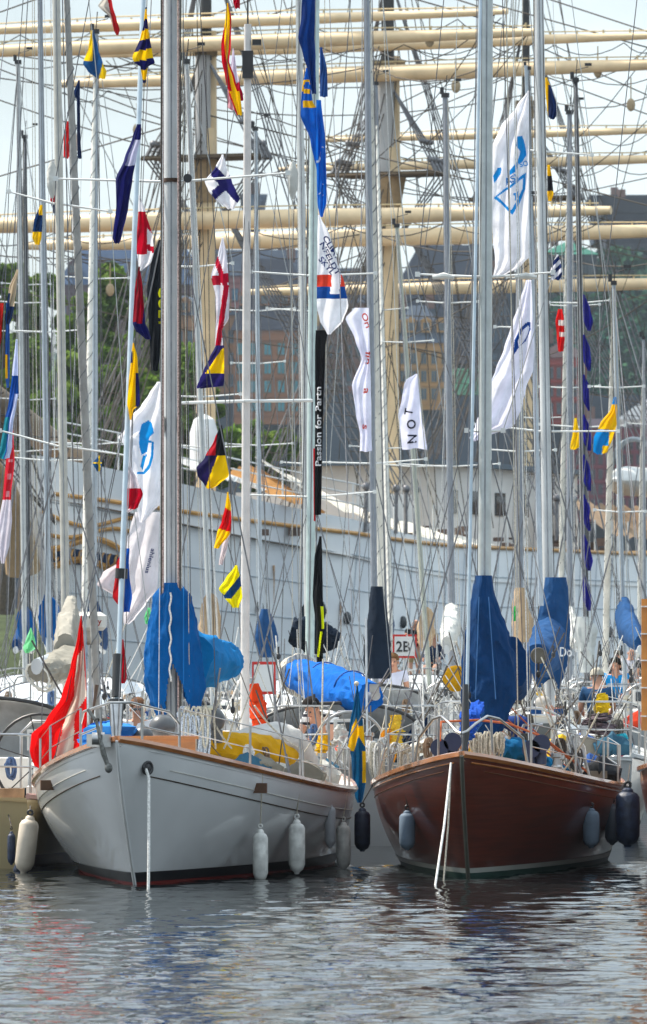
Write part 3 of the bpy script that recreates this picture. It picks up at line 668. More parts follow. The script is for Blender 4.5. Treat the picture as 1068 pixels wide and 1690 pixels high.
        fs += [tuple(range(k)), tuple(range(n * k + k - 1, n * k - 1, -1))]
        mb.add(vs, fs); c = y.part('cabin', mb, m_)
        if win:
            for sd in (1, -1):
                for q in (.45, .62, .79):
                    a = a0 + (a1 - a0) * q; z0 = y.sheer(a / y.L) - .04; ww = w * (.45 + .55 * min(1, q * 2.2) ** .6); mb = MB(); mb.box(y.P(a, sd * (ww * .975 + .012), z0 + h * .38), (.03 if abs(y.nx.x) > .5 else .5, .5, h * .3)); y.part('cabin_window', mb, GLASS, c)
        if hatch:
            for q in (.3, .62):
                a = a0 + (a1 - a0) * q; mb = MB(); mb.box(y.P(a, 0, y.sheer(a / y.L) + h * .98), (.55, .5, .06)); y.part('hatch', mb, GLASS, c)
        # grab rails and small gear on the coachroof
        mb = MB()
        for sd in (1, -1):
            pts = [y.P(a0 + (a1 - a0) * (.3 + .06 * i), sd * w * .62, y.sheer(.4) + h + (.07 if i % 2 else .0)) for i in range(11)]; mb.tube(pts, .012, 5)
        y.part('grab_rail', mb, TEAK, c)
        return c
    def hood(y, a, w, h, dl, m_, clear=True):
        z0 = y.sheer(a / y.L) + .1; mb = MB()
        def g(u, v):
            th = math.pi * u; rr = 1 - .18 * (1 - v); f_ = min(1, .25 + 1.1 * v); return y.P(a + dl * v, -w * math.cos(th) * rr, z0 + h * f_ ** .8 * max(0, math.sin(th)) ** .45)
        mb.grid(g, 20, 8, lambda u, v: 1 if (clear and v < .85 and .08 < u < .92 and not (.485 < u < .515)) else 0)
        y.part('sprayhood', mb, [m_, mat('clear_vinyl', (.62, .65, .68), .15, var=.3, scale=3)])
        mb = MB(); mb.tube([g(i / 20, 1) for i in range(21)], .022, 6); y.part('hood_hoop', mb, BLACK)
    def wheel(y, a, s, r, zc, m_=None, fore=True):
        c = y.P(a, s, zc); mb = MB(); mb.ring(c, r, .017, y.ax, 32, 6)
        for k in range(6):
            th = k * math.pi / 3 + .3; mb.line(c, c + y.nx * r * math.cos(th) + Vector((0, 0, r * math.sin(th))), .007, 5)
        w_ = y.part('wheel', mb, m_ or STEEL)
        mb = MB(); b = y.P(a + (-.22), s, 0); fz = zc - .75
        mb.tube([b + Vector((0, 0, fz)), b + Vector((0, 0, zc)), b + Vector((0, 0, zc + .12))], [.13, .11, .1], 10); mb.box(b + Vector((0, 0, zc + .22)), (.36, .16, .22))
        pd = y.part('pedestal', mb, paint('d8d8d4')); mb = MB(); mb.box(b + y.ax * .09 + Vector((0, 0, zc + .22)), (.28, .02, .15)); y.part('instrument', mb, GLASS, pd)
        mb = MB(); mb.tube([b + y.nx * -.25 + Vector((0, 0, fz)), b + y.nx * -.25 + Vector((0, 0, zc + .3)), b + y.nx * -.12 + Vector((0, 0, zc + .42)), b + y.nx * .12 + Vector((0, 0, zc + .42)), b + y.nx * .25 + Vector((0, 0, zc + .3)), b + y.nx * .25 + Vector((0, 0, fz))], .016, 7); y.part('guard', mb, STEEL, pd)
    def winch(y, a, s, z, r=.07):
        mb = MB(); c = y.P(a, s, z); mb.tube([c, c + Vector((0, 0, .03)), c + Vector((0, 0, .05)), c + Vector((0, 0, .12)), c + Vector((0, 0, .13)), c + Vector((0, 0, .17))], [r, r, r * .68, r * .62, r * .95, r * .9], 14); y.part('winch', mb, STEEL)
    def coil(y, p, r=.09, h=.35, m_=None, n=5):
        mb = MB()
        for k in range(n):
            o = Vector((rnd.uniform(-.03, .03), rnd.uniform(-.03, .03), 0)); w_ = r * rnd.uniform(.6, 1); hh = h * rnd.uniform(.8, 1.05)
            mb.tube([p + o + Vector((w_ * math.sin(t / 10 * 6.283), .02 * k - .05, -hh * (1 - math.cos(t / 10 * 6.283)) / 2)) for t in range(11)], .010, 5)
        mb.tube([p + Vector((-.04, -.04, -.08)), p + Vector((.04, .06, -.08))], .03, 6)
        y.part('rope_coil', mb, m_ or rnd.choice((ROPE, ROPEW, ROPE)))
    def mast(y, x0, y0, xb, d, w, col=None, spr=(), top=None, mi=1, lean=True, shrouds=True, hal=5, head=True, base=None, wr=.0055, hpx=None):
        """x0,y0: where the mast shows in the photograph near its top; xb: its column at row 1000"""
        A = at(xb, 1000, d); B_ = at(x0, y0, d); dirv = (B_ - A) / (B_.z - A.z); zb = base if base is not None else y.f1 + .3
        foot = A + dirv * (zb - A.z); zt = B_.z if top is None else top; headp = A + dirv * (zt - A.z); r = w * d / F / 2
        q = lambda z: A + dirv * (z - A.z)
        cm = col or ALU
        mb = MB(); mb.tube([foot, q(zt * .55), headp], [r, r, r * .82], 14, r2=[r * 1.5, r * 1.5, r * 1.1]); mo = y.part('mast', mb, cm)
        mb = MB(); mb.tube([foot + Vector((0, -r * 1.52, .3)), headp + Vector((0, -r * 1.2, -.1))], r * .16, 5); y.part('sail_track', mb, plain('8a8e92'), mo)
        if r > .07:
            mb = MB()
            for sgn in (-1, 1): mb.tube([foot + Vector((sgn * r * .62, -r * 1.22, .3)), headp + Vector((sgn * r * .5, -r * .95, -.1))], .006, 5)
            y.part('mast_groove', mb, plain('70757a'), mo)
        if head and top is None:
            mb = MB(); mb.box(headp + Vector((0, 0, .03)), (r * 2.4, r * 4, .07)); mb.line(headp, headp + Vector((.03, 0, .38)), .008); mb.line(headp + Vector((0, 0, .2)), headp + Vector((.22, 0, .26)), .007)
            mb.box(headp + Vector((.22, 0, .3)), (.12, .02, .05)); mb.tube([headp + Vector((-.06, 0, .05)), headp + Vector((-.06, 0, .17))], .035, 8); y.part('masthead_gear', mb, BLACK, mo)
        tips = []
        for (sy, hw, *tl) in spr:
            z = at(0, sy, d).z; c = q(z); h = hw * d / F; tilt = tl[0] if tl else rnd.uniform(-.04, .04) * h; tt = []
            for sgn in (-1, 1):
                e = c + Vector((sgn * h, .12 * h, sgn * tilt + .06 * h)); mb = MB(); mb.tube([c + Vector((sgn * r * .8, 0, 0)), e], [.024, .016], 7, r2=[.014, .01]); mb.box(e, (.05, .04, .05))
                so = y.part('spreader', mb, paint('d2d4d2')); tt.append(e)
            tips.append(tt)
        if shrouds:
            ch = y.hb * .86; zc = y.f1 + .05
            for i, sgn in enumerate((-1, 1)):
                cp = Vector((foot.x + sgn * ch, d + .15, zc)); pts = [headp if top is None else q(min(zt, 15))] + [t[i] for t in sorted(tips, key=lambda t: -t[0].z)] + [cp]
                mb = MB()
                for a, b in zip(pts, pts[1:]): mb.line(a, b, wr, 5)
                y.part('shroud', mb, STEEL if i else WIRE)
                for dy in (-.5, .55):
                    if tips:
                        lo = min(tips, key=lambda t: t[0].z)[i]; mb = MB(); a = q(lo.z - .1); b = Vector((foot.x + sgn * ch * .92, d + dy, zc)); mb.line(a, b, wr, 5)
                        mb.line(b, b + (a - b).normalized() * .38, .013, 6); y.part('shroud', mb, WIRE)
                mb = MB(); mb.line(cp, cp + (pts[-2] - cp).normalized() * .42, .014, 6); y.part('turnbuckle', mb, STEEL)
            for a in ((.02, 1), (y.L - .1, 0)):
                e = y.P(a[0], 0, y.sheer(a[0] / y.L)); mb = MB(); mb.line(headp, e, wr, 5); y.part('forestay' if a[1] else 'backstay', mb, WIRE)
        for k in range(hal):
            o = rnd.choice((-1, 1)) * (r + rnd.uniform(.01, .14 if k < 3 else .5)); oy = -r * 1.2 - rnd.uniform(0, .3); mb = MB()
            mb.line(headp + Vector((o * .3, oy * .5, -.05)), foot + Vector((o, oy, .2)), rnd.choice((.004, .005, .0065)), 5, k=8, sag=rnd.choice((0, 0.0001)))
            y.part('halyard', mb, rnd.choice((ROPEW, ROPE, WIRE, WIRE, ROPED)))
        y.q = q; y.foot = foot; y.head = headp; y.mo = mo; y.r = r
        return mo
    def boom(y, end, z0, m_=None, r=.055, cover=None, wr=.05, rv=.26, rh=.17):
        a = y.q(z0); mb = MB(); mb.tube([a, end], r, 10, r2=r * 1.4); y.part('boom', mb, ALU)
        if cover: 
            b = a.lerp(end, .97); up = Vector((0, 0, .16)); pts = [a + up * 2.0, a.lerp(b, .3) + up * 1.4, a.lerp(b, .65) + up, b + up * .6]
            y.part('sail_cover', sack(pts, [rh * .9, rh, rh * .85, rh * .5], [rv * 1.35, rv, rv * .8, rv * .5], wr, rnd.random() * 9), cover)
    def furl(y, a0=.25, r=.045, m_=None, frac=.93):
        b = y.P(a0, 0, y.sheer(0) + .25); e = b.lerp(y.head, frac); mb = MB(); mb.tube([b, b.lerp(e, .04), b.lerp(e, .3), b.lerp(e, .9), e], [r * .6, r, r * 1.15, r * .7, r * .4], 10); fo = y.part('furled_genoa', mb, m_ or cloth('d8d6ce', .1))
        mb = MB(); L = (e - b).length; n_ = int(L / .35); 
        pts = [b.lerp(e, i / (n_ * 6)) + Vector((math.cos(i * 1.047), math.sin(i * 1.047), 0)) * r * (1.12 if i < n_ * 4 else .8) for i in range(n_ * 6 + 1)]
        mb.tube(pts, .008, 4); y.part('spiral_strip', mb, plain('6f7275'), fo)
        mb = MB(); mb.tube([b - Vector((0, 0, .12)), b - Vector((0, 0, .10)), b, b + Vector((0, 0, .02))], [.11, .05, .05, .11], 12); y.part('furling_drum', mb, BLACK, fo)
    def clutter(y, a0, a1, n=14, w=.8):
        """winches, rope tails and bags lying about the deck"""
        for k in range(n):
            a = rnd.uniform(a0, a1); s = rnd.uniform(-w, w) * y.hb * y.f(min(1, a / y.L)); z = y.sheer(a / y.L) + .02; c = y.P(a, s, z); q = rnd.random()
            if k % 2:
                b = c + Vector((rnd.uniform(-.9, .9), rnd.uniform(-.5, .5), rnd.uniform(.5, 1.7))); mb = MB(); mb.line(c, b, rnd.choice((.005, .007, .010)), 5, k=8, sag=rnd.choice((.0, .05, .15))); y.part('rope_tail', mb, rnd.choice((ROPE, ROPEW, ROPED, WIRE, ROPED)))
                if k % 8 == 1:
                    mb = MB(); e_ = c.lerp(b, rnd.uniform(.2, .9)); mb.ball(e_, .028, 8, 6, (1, .7, 1.5)); mb.line(e_, e_ + Vector((0, 0, .12)), .012); y.part('block', mb, BLACK)
                if k % 6 == 3:
                    mb = MB(); mb.box(c + Vector((0, 0, .12)), (rnd.uniform(.15, .5), .3, rnd.uniform(.08, .25))); y.part('locker_box', mb, plain(rnd.choice(('2a2c30', '6e6a62', 'd8d8d2', '8c5a34', '384a5e'))), None, False)
            if q < .35: y.winch(a, s, z + rnd.uniform(0, .25), .06)
            elif q < .7: y.coil(c + Vector((0, 0, .35 + rnd.random() * .2)), .045, .24, rnd.choice((ROPE, ROPED, ROPEW, mat('rope_blue', (.10, .16, .30), .9), mat('rope_brown', (.22, .15, .10), .9))), 6)
            else:
                hcol = rnd.choice(('c8c6be', '2b4c86', '24272c', 'c9a227', 'b5381f', 'd8d8d4', '7a756a', '31566b')); mb = sack([c + Vector((-.22, 0, .1)), c + Vector((0, .02, .16)), c + Vector((.24, 0, .1))], [.08, .16, .08], [.07, .14, .07], .12, k, 14, 10); y.part('deck_bag', mb, cloth(hcol, .1))

def fender(label, p, r, L, m_, top, group, tilt=0):
    """inflatable fender: top of body at p, hanging by a rope from top"""
    t = thing('fender', label, 'fender', p, group); mb = MB(); rot = Matrix.Rotation(tilt, 3, 'Y')
    prof = [(0, .25), (.03, .45), (.07, .5), (.10, .8), (.16, 1), (.5, 1.03), (.82, 1), (.92, .75), (.965, .35), (1, .28)]
    mb.tube([Vector(p) + rot @ Vector((0, 0, -q * L)) for q, _ in prof], [r * k for _, k in prof], 18); obj('body', mb, m_, t)
    mb = MB(); mb.ring(Vector(p) + Vector((0, 0, .03)), r * .25, r * .12, (0, 1, 0), 12, 6); obj('eye', mb, BLACK if m_ is not RUBW else m_, t)
    mb = MB(); mb.line(Vector(p) + Vector((0, 0, .05)), top, .007, 6); obj('rope', mb, ROPE if m_ is RUBW else ROPED, t)

# ---------------------------------------------------------------- people
def skinned(name, verts, edges, rad, m_, parent, sub=1):
    me = bpy.data.meshes.new('s'); me.from_pydata([tuple(v) for v in verts], edges, []); o = bpy.data.objects.new('s', me); COL.objects.link(o)
    sk = o.modifiers.new('k', 'SKIN'); sk.use_smooth_shade = True
    for i, d_ in enumerate(me.skin_vertices[0].data):
        r = rad[i]; d_.radius = r if isinstance(r, tuple) else (r, r); d_.use_root = (i == 0)
    sb = o.modifiers.new('b', 'SUBSURF'); sb.levels = sub; sb.render_levels = sub
    dg = bpy.context.evaluated_depsgraph_get(); dg.update(); me2 = bpy.data.meshes.new_from_object(o.evaluated_get(dg))
    mb = MB(); mb.add([v.co.copy() for v in me2.vertices], [tuple(p.vertices) for p in me2.polygons])
    bpy.data.objects.remove(o); bpy.data.meshes.remove(me); bpy.data.meshes.remove(me2)
    return obj(name, mb, m_, parent)
def person(label, foot, yaw, pose, shirt, pants, hair, scale=1, sleeves=.5, shorts=True, hat=None, glasses=False, bald=False, name='person', group=None, stripes=None, longhair=False, skirt=False, bare=False):
    """foot: where the figure stands or sits (ground point); pose: dict of joints in local metres (x right, y forward, z up)"""
    t = thing(name, label, 'person', tuple(foot), group); rot = Matrix.Rotation(yaw, 3, 'Z')
    W = lambda p: Vector(foot) + rot @ (Vector(p) * scale)
    J = dict(pelvis=(0, 0, .95), belly=(0, .01, 1.12), chest=(0, 0, 1.32), neck=(0, 0, 1.49), head=(0, .03, 1.60), crown=(0, .02, 1.70),
             shR=(.18, 0, 1.42), elR=(.24, -.03, 1.13), wrR=(.25, .1, .90), shL=(-.18, 0, 1.42), elL=(-.24, -.03, 1.13), wrL=(-.25, .1, .90),
             hipR=(.09, 0, .90), knR=(.11, .03, .50), anR=(.12, 0, .09), toR=(.14, .17, .04), hipL=(-.09, 0, .90), knL=(-.11, .03, .50), anL=(-.12, 0, .09), toL=(-.14, .17, .04))
    J.update(pose); J = {k: W(v) for k, v in J.items()}; s = scale
    names = ['pelvis', 'belly', 'chest', 'neck', 'head', 'crown', 'shR', 'elR', 'wrR', 'shL', 'elL', 'wrL', 'hipR', 'knR', 'anR', 'toR', 'hipL', 'knL', 'anL', 'toL']
    ix = {n: i for i, n in enumerate(names)}; V_ = [J[n] for n in names]
    E = [('pelvis', 'belly'), ('belly', 'chest'), ('chest', 'neck'), ('neck', 'head'), ('head', 'crown'), ('chest', 'shR'), ('shR', 'elR'), ('elR', 'wrR'), ('chest', 'shL'), ('shL', 'elL'), ('elL', 'wrL'),
         ('pelvis', 'hipR'), ('hipR', 'knR'), ('knR', 'anR'), ('anR', 'toR'), ('pelvis', 'hipL'), ('hipL', 'knL'), ('knL', 'anL'), ('anL', 'toL')]
    rd = dict(pelvis=.13, belly=.125, chest=.135, neck=.055, head=.088, crown=.075, shR=.062, elR=.043, wrR=.03, shL=.062, elL=.043, wrL=.03, hipR=.09, knR=.062, anR=.042, toR=.035, hipL=.09, knL=.062, anL=.042, toL=.035)
    rad = [rd[n] * s for n in names]; ED = [(ix[a], ix[b]) for a, b in E]
    for sd in ('R', 'L'):                                       # hands: palm, four curled fingers and a thumb
        el, wr_ = J['el' + sd], J['wr' + sd]; d_ = (wr_ - el).normalized(); side = d_.cross(rot @ Vector((1, 0, 0)));  side = side.normalized() if side.length > .2 else Vector((0, 0, 1)); cu = d_.cross(side).normalized() * (1 if sd == 'R' else -1)
        i0 = len(V_); V_.append(wr_ + d_ * .07 * s); rad.append((.034 * s, .02 * s)); ED.append((ix['wr' + sd], i0))
        for k in range(4):
            b = wr_ + d_ * .09 * s + side * (k - 1.5) * .021 * s; L_ = (.038, .045, .041, .032)[k] * s; a = len(V_)
            V_ += [b, b + d_ * L_ + cu * .010 * s, b + d_ * L_ * 1.5 + cu * .035 * s]; rad += [.0095 * s, .0085 * s, .007 * s]; ED += [(i0, a), (a, a + 1), (a + 1, a + 2)]
        a = len(V_); b = wr_ + d_ * .035 * s - side * .034 * s; V_ += [b, b + (d_ * .8 - side * .5 + cu * .5).normalized() * .04 * s]; rad += [.011 * s, .009 * s]; ED += [(i0, a), (a, a + 1)]
    body = skinned('body', V_, ED, rad, SKIN, t)
    fw = rot @ Vector((0, 1, 0)); hd = (J['crown'] - J['neck']).normalized(); fw = (fw - hd * fw.dot(hd)).normalized(); rt = fw.cross(hd).normalized(); hc = J['head']
    for sg in (-1, 1):
        m = MB(); m.ball(hc + rt * sg * .033 * s + fw * .085 * s + hd * .012 * s, .012 * s, 8, 6); obj('eye', m, BLACK, t)
        m = MB(); m.ball(hc + rt * sg * .09 * s - hd * .01 * s, .03 * s, 8, 6, (.4, .7, 1)); obj('ear', m, SKIN, t)
    m = MB(); m.tube([hc + fw * .085 * s + hd * .015 * s, hc + fw * .112 * s - hd * .02 * s, hc + fw * .085 * s - hd * .027 * s], [.008 * s, .015 * s, .01 * s], 6); obj('nose', m, SKIN, t)
    m = MB(); m.tube([hc + fw * .088 * s - hd * .052 * s - rt * .025 * s, hc + fw * .094 * s - hd * .055 * s, hc + fw * .088 * s - hd * .052 * s + rt * .025 * s], .006 * s, 5); obj('mouth', m, mat('lips', (.35, .12, .09), .5), t)
    if glasses:
        m = MB()
        for sg in (-1, 1): m.ball(hc + rt * sg * .036 * s + fw * .095 * s + hd * .012 * s, .03 * s, 8, 6, (1, .45, .7))
        m.tube([hc - rt * .09 * s + hd * .015 * s, hc - rt * .06 * s + fw * .09 * s + hd * .015 * s, hc + rt * .06 * s + fw * .09 * s + hd * .015 * s, hc + rt * .09 * s + hd * .015 * s], .006 * s, 5); obj('sunglasses', m, GLASS, t)
    if hair and not bald:
        m = MB(); c = hc + hd * .045 * s - fw * .014 * s; R_ = .112 * s; vs, fs = [], []
        for i in range(9):
            ph = math.pi * .56 * i / 8
            for j in range(16):
                th = 6.283 * j / 16; lo = 1 if not (longhair and math.sin(th) < .3 and i > 5) else 1 + .55 * (i - 5) / 3
                q = noise.noise(Vector((j * .9, i * .9, len(label) % 7))) * .012 * s
                vs.append(c + (rt * math.cos(th) * math.sin(ph) * .93 + fw * math.sin(th) * math.sin(ph)) * (R_ + q) + hd * (math.cos(ph) * R_ * .95 - (lo - 1) * R_ * 2) - fw * max(0, math.sin(th)) * (.05 * s if i > 5 else 0))
        for i in range(8):
            for j in range(16): fs.append((i * 16 + j, i * 16 + (j + 1) % 16, (i + 1) * 16 + (j + 1) % 16, (i + 1) * 16 + j))
        m.add(vs, fs); obj('hair', m, mat('hair_' + hair, hair, .8, var=.3, scale=40), t)
    if hat:
        m = MB(); m.ball(hc + hd * .05 * s, .116 * s, 14, 8, (1, 1, .85)); m.tube([hc + hd * .07 * s + fw * .08 * s, hc + hd * .055 * s + fw * .19 * s], [.08 * s, .06 * s], 10, r2=.008 * s); obj('cap', m, cloth(hat, .1), t)
    # clothes
    def lerp(a, b, f_): return J[a].lerp(J[b], f_)
    if shirt:
        vs = [lerp('pelvis', 'belly', .1), J['belly'], J['chest'], lerp('chest', 'neck', .55), J['shR'], lerp('shR', 'elR', sleeves), J['shL'], lerp('shL', 'elL', sleeves)]
        rr = [.145, .142, .155, .075, .082, .062, .082, .062]; ee = [(0, 1), (1, 2), (2, 3), (2, 4), (4, 5), (2, 6), (6, 7)]
        if sleeves > .9: vs += [lerp('elR', 'wrR', .9), lerp('elL', 'wrL', .9)]; rr += [.045, .045]; ee += [(5, 8), (7, 9)]
        so = skinned('shirt', vs, ee, [(q * s * 1.06, q * s) if i < 3 else q * s for i, q in enumerate(rr)], stripes or cloth(shirt, .1), t)
    if pants:
        f_ = .75 if shorts else 1
        vs = [lerp('pelvis', 'belly', .15), J['pelvis'], J['hipR'], lerp('hipR', 'knR', f_), J['hipL'], lerp('hipL', 'knL', f_)]; rr = [.14, .15, .11, .085, .11, .085]; ee = [(0, 1), (1, 2), (2, 3), (1, 4), (4, 5)]
        if not shorts: vs += [lerp('knR', 'anR', .93), lerp('knL', 'anL', .93)]; rr += [.06, .06]; ee += [(3, 6), (5, 7)]
        skinned('trousers', vs, ee, [q * s for q in rr], cloth(pants, .05), t)
    return t
SIT = dict(pelvis=(0, 0, .52), belly=(0, .02, .70), chest=(0, .04, .90), neck=(0, .06, 1.07), head=(0, .10, 1.18), crown=(0, .10, 1.28), shR=(.18, .04, 1.0), elR=(.24, .08, .74), wrR=(.2, .3, .68), shL=(-.18, .04, 1.0), elL=(-.24, .08, .74), wrL=(-.2, .3, .68),
           hipR=(.09, .05, .5), knR=(.13, .45, .5), anR=(.13, .45, .09), toR=(.14, .6, .04), hipL=(-.09, .05, .5), knL=(-.13, .45, .5), anL=(-.13, .45, .09), toL=(-.14, .6, .04))
BEND = dict(pelvis=(0, 0, .92), belly=(0, .10, 1.05), chest=(0, .26, 1.2), neck=(0, .38, 1.3), head=(0, .46, 1.36), crown=(0, .50, 1.45), shR=(.18, .30, 1.27), elR=(.24, .40, 1.0), wrR=(.12, .58, 1.02), shL=(-.18, .30, 1.27), elL=(-.24, .40, 1.0), wrL=(-.12, .58, .98))
CROUCH = dict(pelvis=(0, 0, .35), belly=(0, .12, .50), chest=(0, .26, .64), neck=(0, .38, .74), head=(0, .46, .80), crown=(0, .50, .89), shR=(.18, .28, .7), elR=(.26, .4, .48), wrR=(.2, .6, .35), shL=(-.18, .28, .7), elL=(-.26, .4, .48), wrL=(-.2, .6, .35),
              hipR=(.1, .02, .34), knR=(.16, .36, .52), anR=(.14, .12, .08), toR=(.15, .28, .04), hipL=(-.1, .02, .34), knL=(-.16, .36, .52), anL=(-.14, .12, .08), toL=(-.15, .28, .04))
# ================================================ THE BOATS
def hullmat(name, top, extra=None, coat=.35, wood=False):
    m = mat(name, top, .22 if not wood else .3, var=.10 if not wood else .35, scale=.9 if not wood else 3, bump=.03, bscale=1.5, coat=coat, stretch=(1, 1, 1) if not wood else (.5, .5, 12), spec=.5)
    return m
WHITEHULL = hullmat('hull_pale_grey', (.66, .67, .67), coat=.5)
MAHOG = hullmat('hull_mahogany', (.092, .019, .009), coat=.4, wood=True)
CREAMHULL = hullmat('hull_cream', (.80, .64, .36))
GELCOAT = hullmat('hull_gelcoat', (.66, .67, .67))
NAVYHULL = hullmat('hull_navy', (.03, .05, .12))
BLUECOV = cloth('005496', .15); CYANCOV = cloth('0078b8', .2); NAVYCOV = cloth('0d3866', .05); MIDCOV = cloth('1c4674', .08); DARKCOV = cloth('14202f', .05); CREAMCOV = cloth('b9a184', .2); WHITECOV = cloth('c9c9c4', .15)
YEL = cloth('d6a20c', .25)

# --- A: white yawl -------------------------------------------------------
A = Yacht('pale grey classic yawl, bow on, with bright blue sail covers and a black boot top', (-1.975, 64, 0), .10, 11.5, 1.58, 1.437, .80, 1.35, .5, hullmat=WHITEHULL)
A.build_hull('0b0e14', (-9, -8), railm=VARN, cove=(.30, .006, plain('3a2c1c')))
A.band('boot_top', .035, .135, paint('0a0c12', .4)); A.band('boot_stripe', -.02, .035, paint('7a1a14', .4))
m = MB(); m.tube([A.hull(.06 + .85 * i / 50, .2 / A.sheer(.06 + .85 * i / 50), 1) + A.nx * .004 for i in range(51)], .004, 4); m.tube([A.hull(.06 + .85 * i / 50, .2 / A.sheer(.06 + .85 * i / 50), -1) - A.nx * .004 for i in range(51)], .004, 4); A.part('gilt_line', m, plain('c9c6bc'))
m = MB()   # stem band
m.tube([A.hull(0, v / 12, 1) + Vector((0, -.004, 0)) for v in range(13)], .018, 6); A.part('stem', m, WHITEHULL)
A.pulpit(.085, .37, .013); A.stanchions((.085, .22, .36, .49, .60, .72, .86), .44)
A.cabin(4.9, 8.6, .78, .36, DECKW)
m = MB(); m.box(A.P(2.6, .05, 1.32), (.8, .75, .2)); m.box(A.P(2.6, .05, 1.435), (.86, .8, .03)); A.part('fore_hatch', m, VARN)
for sd, u in ((1, .22), (-1, .19)):            # vents cut in the bulwark
    p = A.hull(u, .16, sd); m = MB(); m.box(p + A.nx * sd * .01, (.22, .03, .10), Matrix.Rotation(-.35 * sd, 3, 'Z')); A.part('bulwark_vent', m, mat('vent_wood', (.10, .045, .02), .5))
# hawse hole with its rope to the water
p = A.hull(.028, .16, 1); m = MB(); m.ring(p + A.nx * .02 - A.ax * .02, .055, .018, A.nx - A.ax * .8, 16, 6); m.ball(p, .05, sc=(1, 1, 1.3)); A.part('hawse_hole', m, BLACK)
t = obj('mooring_line', MB().tube([p + Vector((0, -.05, -.01)), p + Vector((.03, -.10, -.09)), Vector((p.x + .035, p.y - .30, .3)), Vector((p.x + .03, p.y - .42, -.2))], .015, 8), ROPEW); tag(t, 'white mooring rope hanging from the pale grey bow straight into the water', 'rope')
# anchor roller and chain on the left of the stem
m = MB(); c = A.hull(.02, .02, -1) + Vector((-.03, -.10, .06)); m.box(c, (.09, .34, .12), Matrix.Rotation(.5, 3, 'Z')); m.tube([c + Vector((-.06, -.1, .02)), c + Vector((.06, -.1, .02))], .06, 12); A.part('bow_roller', m, STEEL)
m = MB(); m.tube([c + Vector((-.02, -.12, .20)), c + Vector((.02, -.16, .02)), c + Vector((.05, -.16, -.12)), c + Vector((.10, -.14, -.26))], [.016, .02, .026, .02], 8); m.ball(c + Vector((.10, -.15, -.26)), .038, sc=(1, .6, 1.3)); m.tube([c + Vector((-.1, -.1, .3)), c + Vector((-.03, -.14, .2))], .016, 6); A.part('anchor', m, mat('galvanised', (.16, .16, .15), .5, .6, var=.5, scale=30))
A.mast(283, 0, 283, 68.9, 25, spr=((300, 192, .03),), top=13.5, base=1.25, hal=7)
m = MB()
for k, (dx, r_, mt) in enumerate(((-.083, .011, 0), (.075, .010, 0), (.095, .009, 1), (-.10, .008, 1))):
    m.k = mt; m.line(A.q(1.5) + Vector((dx, -.2, 0)), A.q(13) + Vector((dx, -.13, 0)), r_, 6)
A.part('braided_halyard', m, [mat('rope_fleck_red', (.42, .30, .27), .9, var=.6, scale=60), ROPED], A.mo)
m = MB(); z = at(0, 296, 68.9).z; m.tube([A.q(z) + Vector((.17, -.12, 0)), A.q(z) + Vector((.17, -.19, 0))], .045, 16); A.part('steaming_light', m, BLACK, A.mo)
m = MB()
for zz in (at(0, 298, 68.9).z,): m.tube([A.q(zz - .02), A.q(zz + .02)], .09, 16, r2=.13)
for sy in (690, 690):
    for dx in (-.085, .085): m.box(A.q(at(0, 700, 68.9).z) + Vector((dx, -.06, 0)), (.02, .05, .16))
A.part('mast_fitting', m, plain('4a3a30'), A.mo)
for sgn, px in ((-1, 80), (1, 487)):            # leather tip boots on the spreaders
    q_ = at(px + (6 if sgn < 0 else -4), 292 if sgn < 0 else 293, 69.2); m = MB(); m.tube([q_ + Vector((0, 0, .16)), q_ + Vector((0, 0, .05)), q_ - Vector((0, 0, .1)), q_ - Vector((0, 0, .22))], [.02, .06, .055, .015], 9); A.part('spreader_boot', m, WHITECOV, A.mo)
A.part('mast_cover', drape([(962, 268, 298), (985, 254, 316), (1030, 248, 325), (1075, 241, 330), (1110, 240, 334), (1140, 252, 327), (1156, 262, 322)], 68.9, .8, .05, 110, 1.5, 1, .24, .32), BLUECOV)
m = MB(); q_ = [at(281 + 1.6 * math.sin(i * 1.3), 978 + i * 7, 68.62) for i in range(22)]; m.tube(q_, .010, 5); A.part('cover_lacing', m, ROPEW)
A.part('boom_cover', sack([at(318, 1085, 69.2), at(345, 1092, 70.5), at(368, 1090, 71.4), at(384, 1092, 72.1), at(396, 1096, 72.6)], [.2, .19, .17, .13, .03], [.28, .25, .20, .14, .04], .09, 4), CYANCOV)
A.part('boom', MB().tube([A.q(1.95), at(396, 1098, 72.8)], .05, 10), ALU)
A.part('cover_seam', MB().tube([at(303, 968 + i * 9, 68.62) for i in range(19)], .006, 4), cloth('1a70b8', .1))
# grey horn and round grey floats by the mast foot
for (x, y, d, r) in ((268, 1200, 67.3, .135), (236, 1214, 66.6, .10), (348, 1188, 69.6, .15)):
    c = at(x, y, d); m = MB(); m.ball(c, r, 20, 14, (1, 1, .95)); m.tube([c - Vector((0, 0, r * .7)), c - Vector((0, 0, r * 1.6))], r * .82, 16); b_ = A.part('cowl_vent', m, mat('grey_vinyl', (.075, .08, .085), .35, var=.2))
m = MB(); c = at(347, 1168, 69.35); m.tube([c - Vector((.06, 0, 0)), c + Vector((.06, 0, 0))], .022, 8); m.line(c, c - Vector((0, 0, .28)), .012, 6); A.part('t_handle', m, plain('d8d4c0'))
A.part('folded_tarp', sack([at(150, 1220, 66.8), at(185, 1208, 66.6), at(226, 1218, 66.9)], [.2, .28, .12], [.07, .11, .05], .12, 3), cloth('3f8fd6', .3))
A.part('sail_bag', sack([at(322, 1228, 69.6), at(370, 1236, 70), at(420, 1244, 70.8), at(458, 1250, 71.4)], [.22, .28, .3, .24], [.12, .19, .21, .18], .045, 5, 30, 40), YEL)
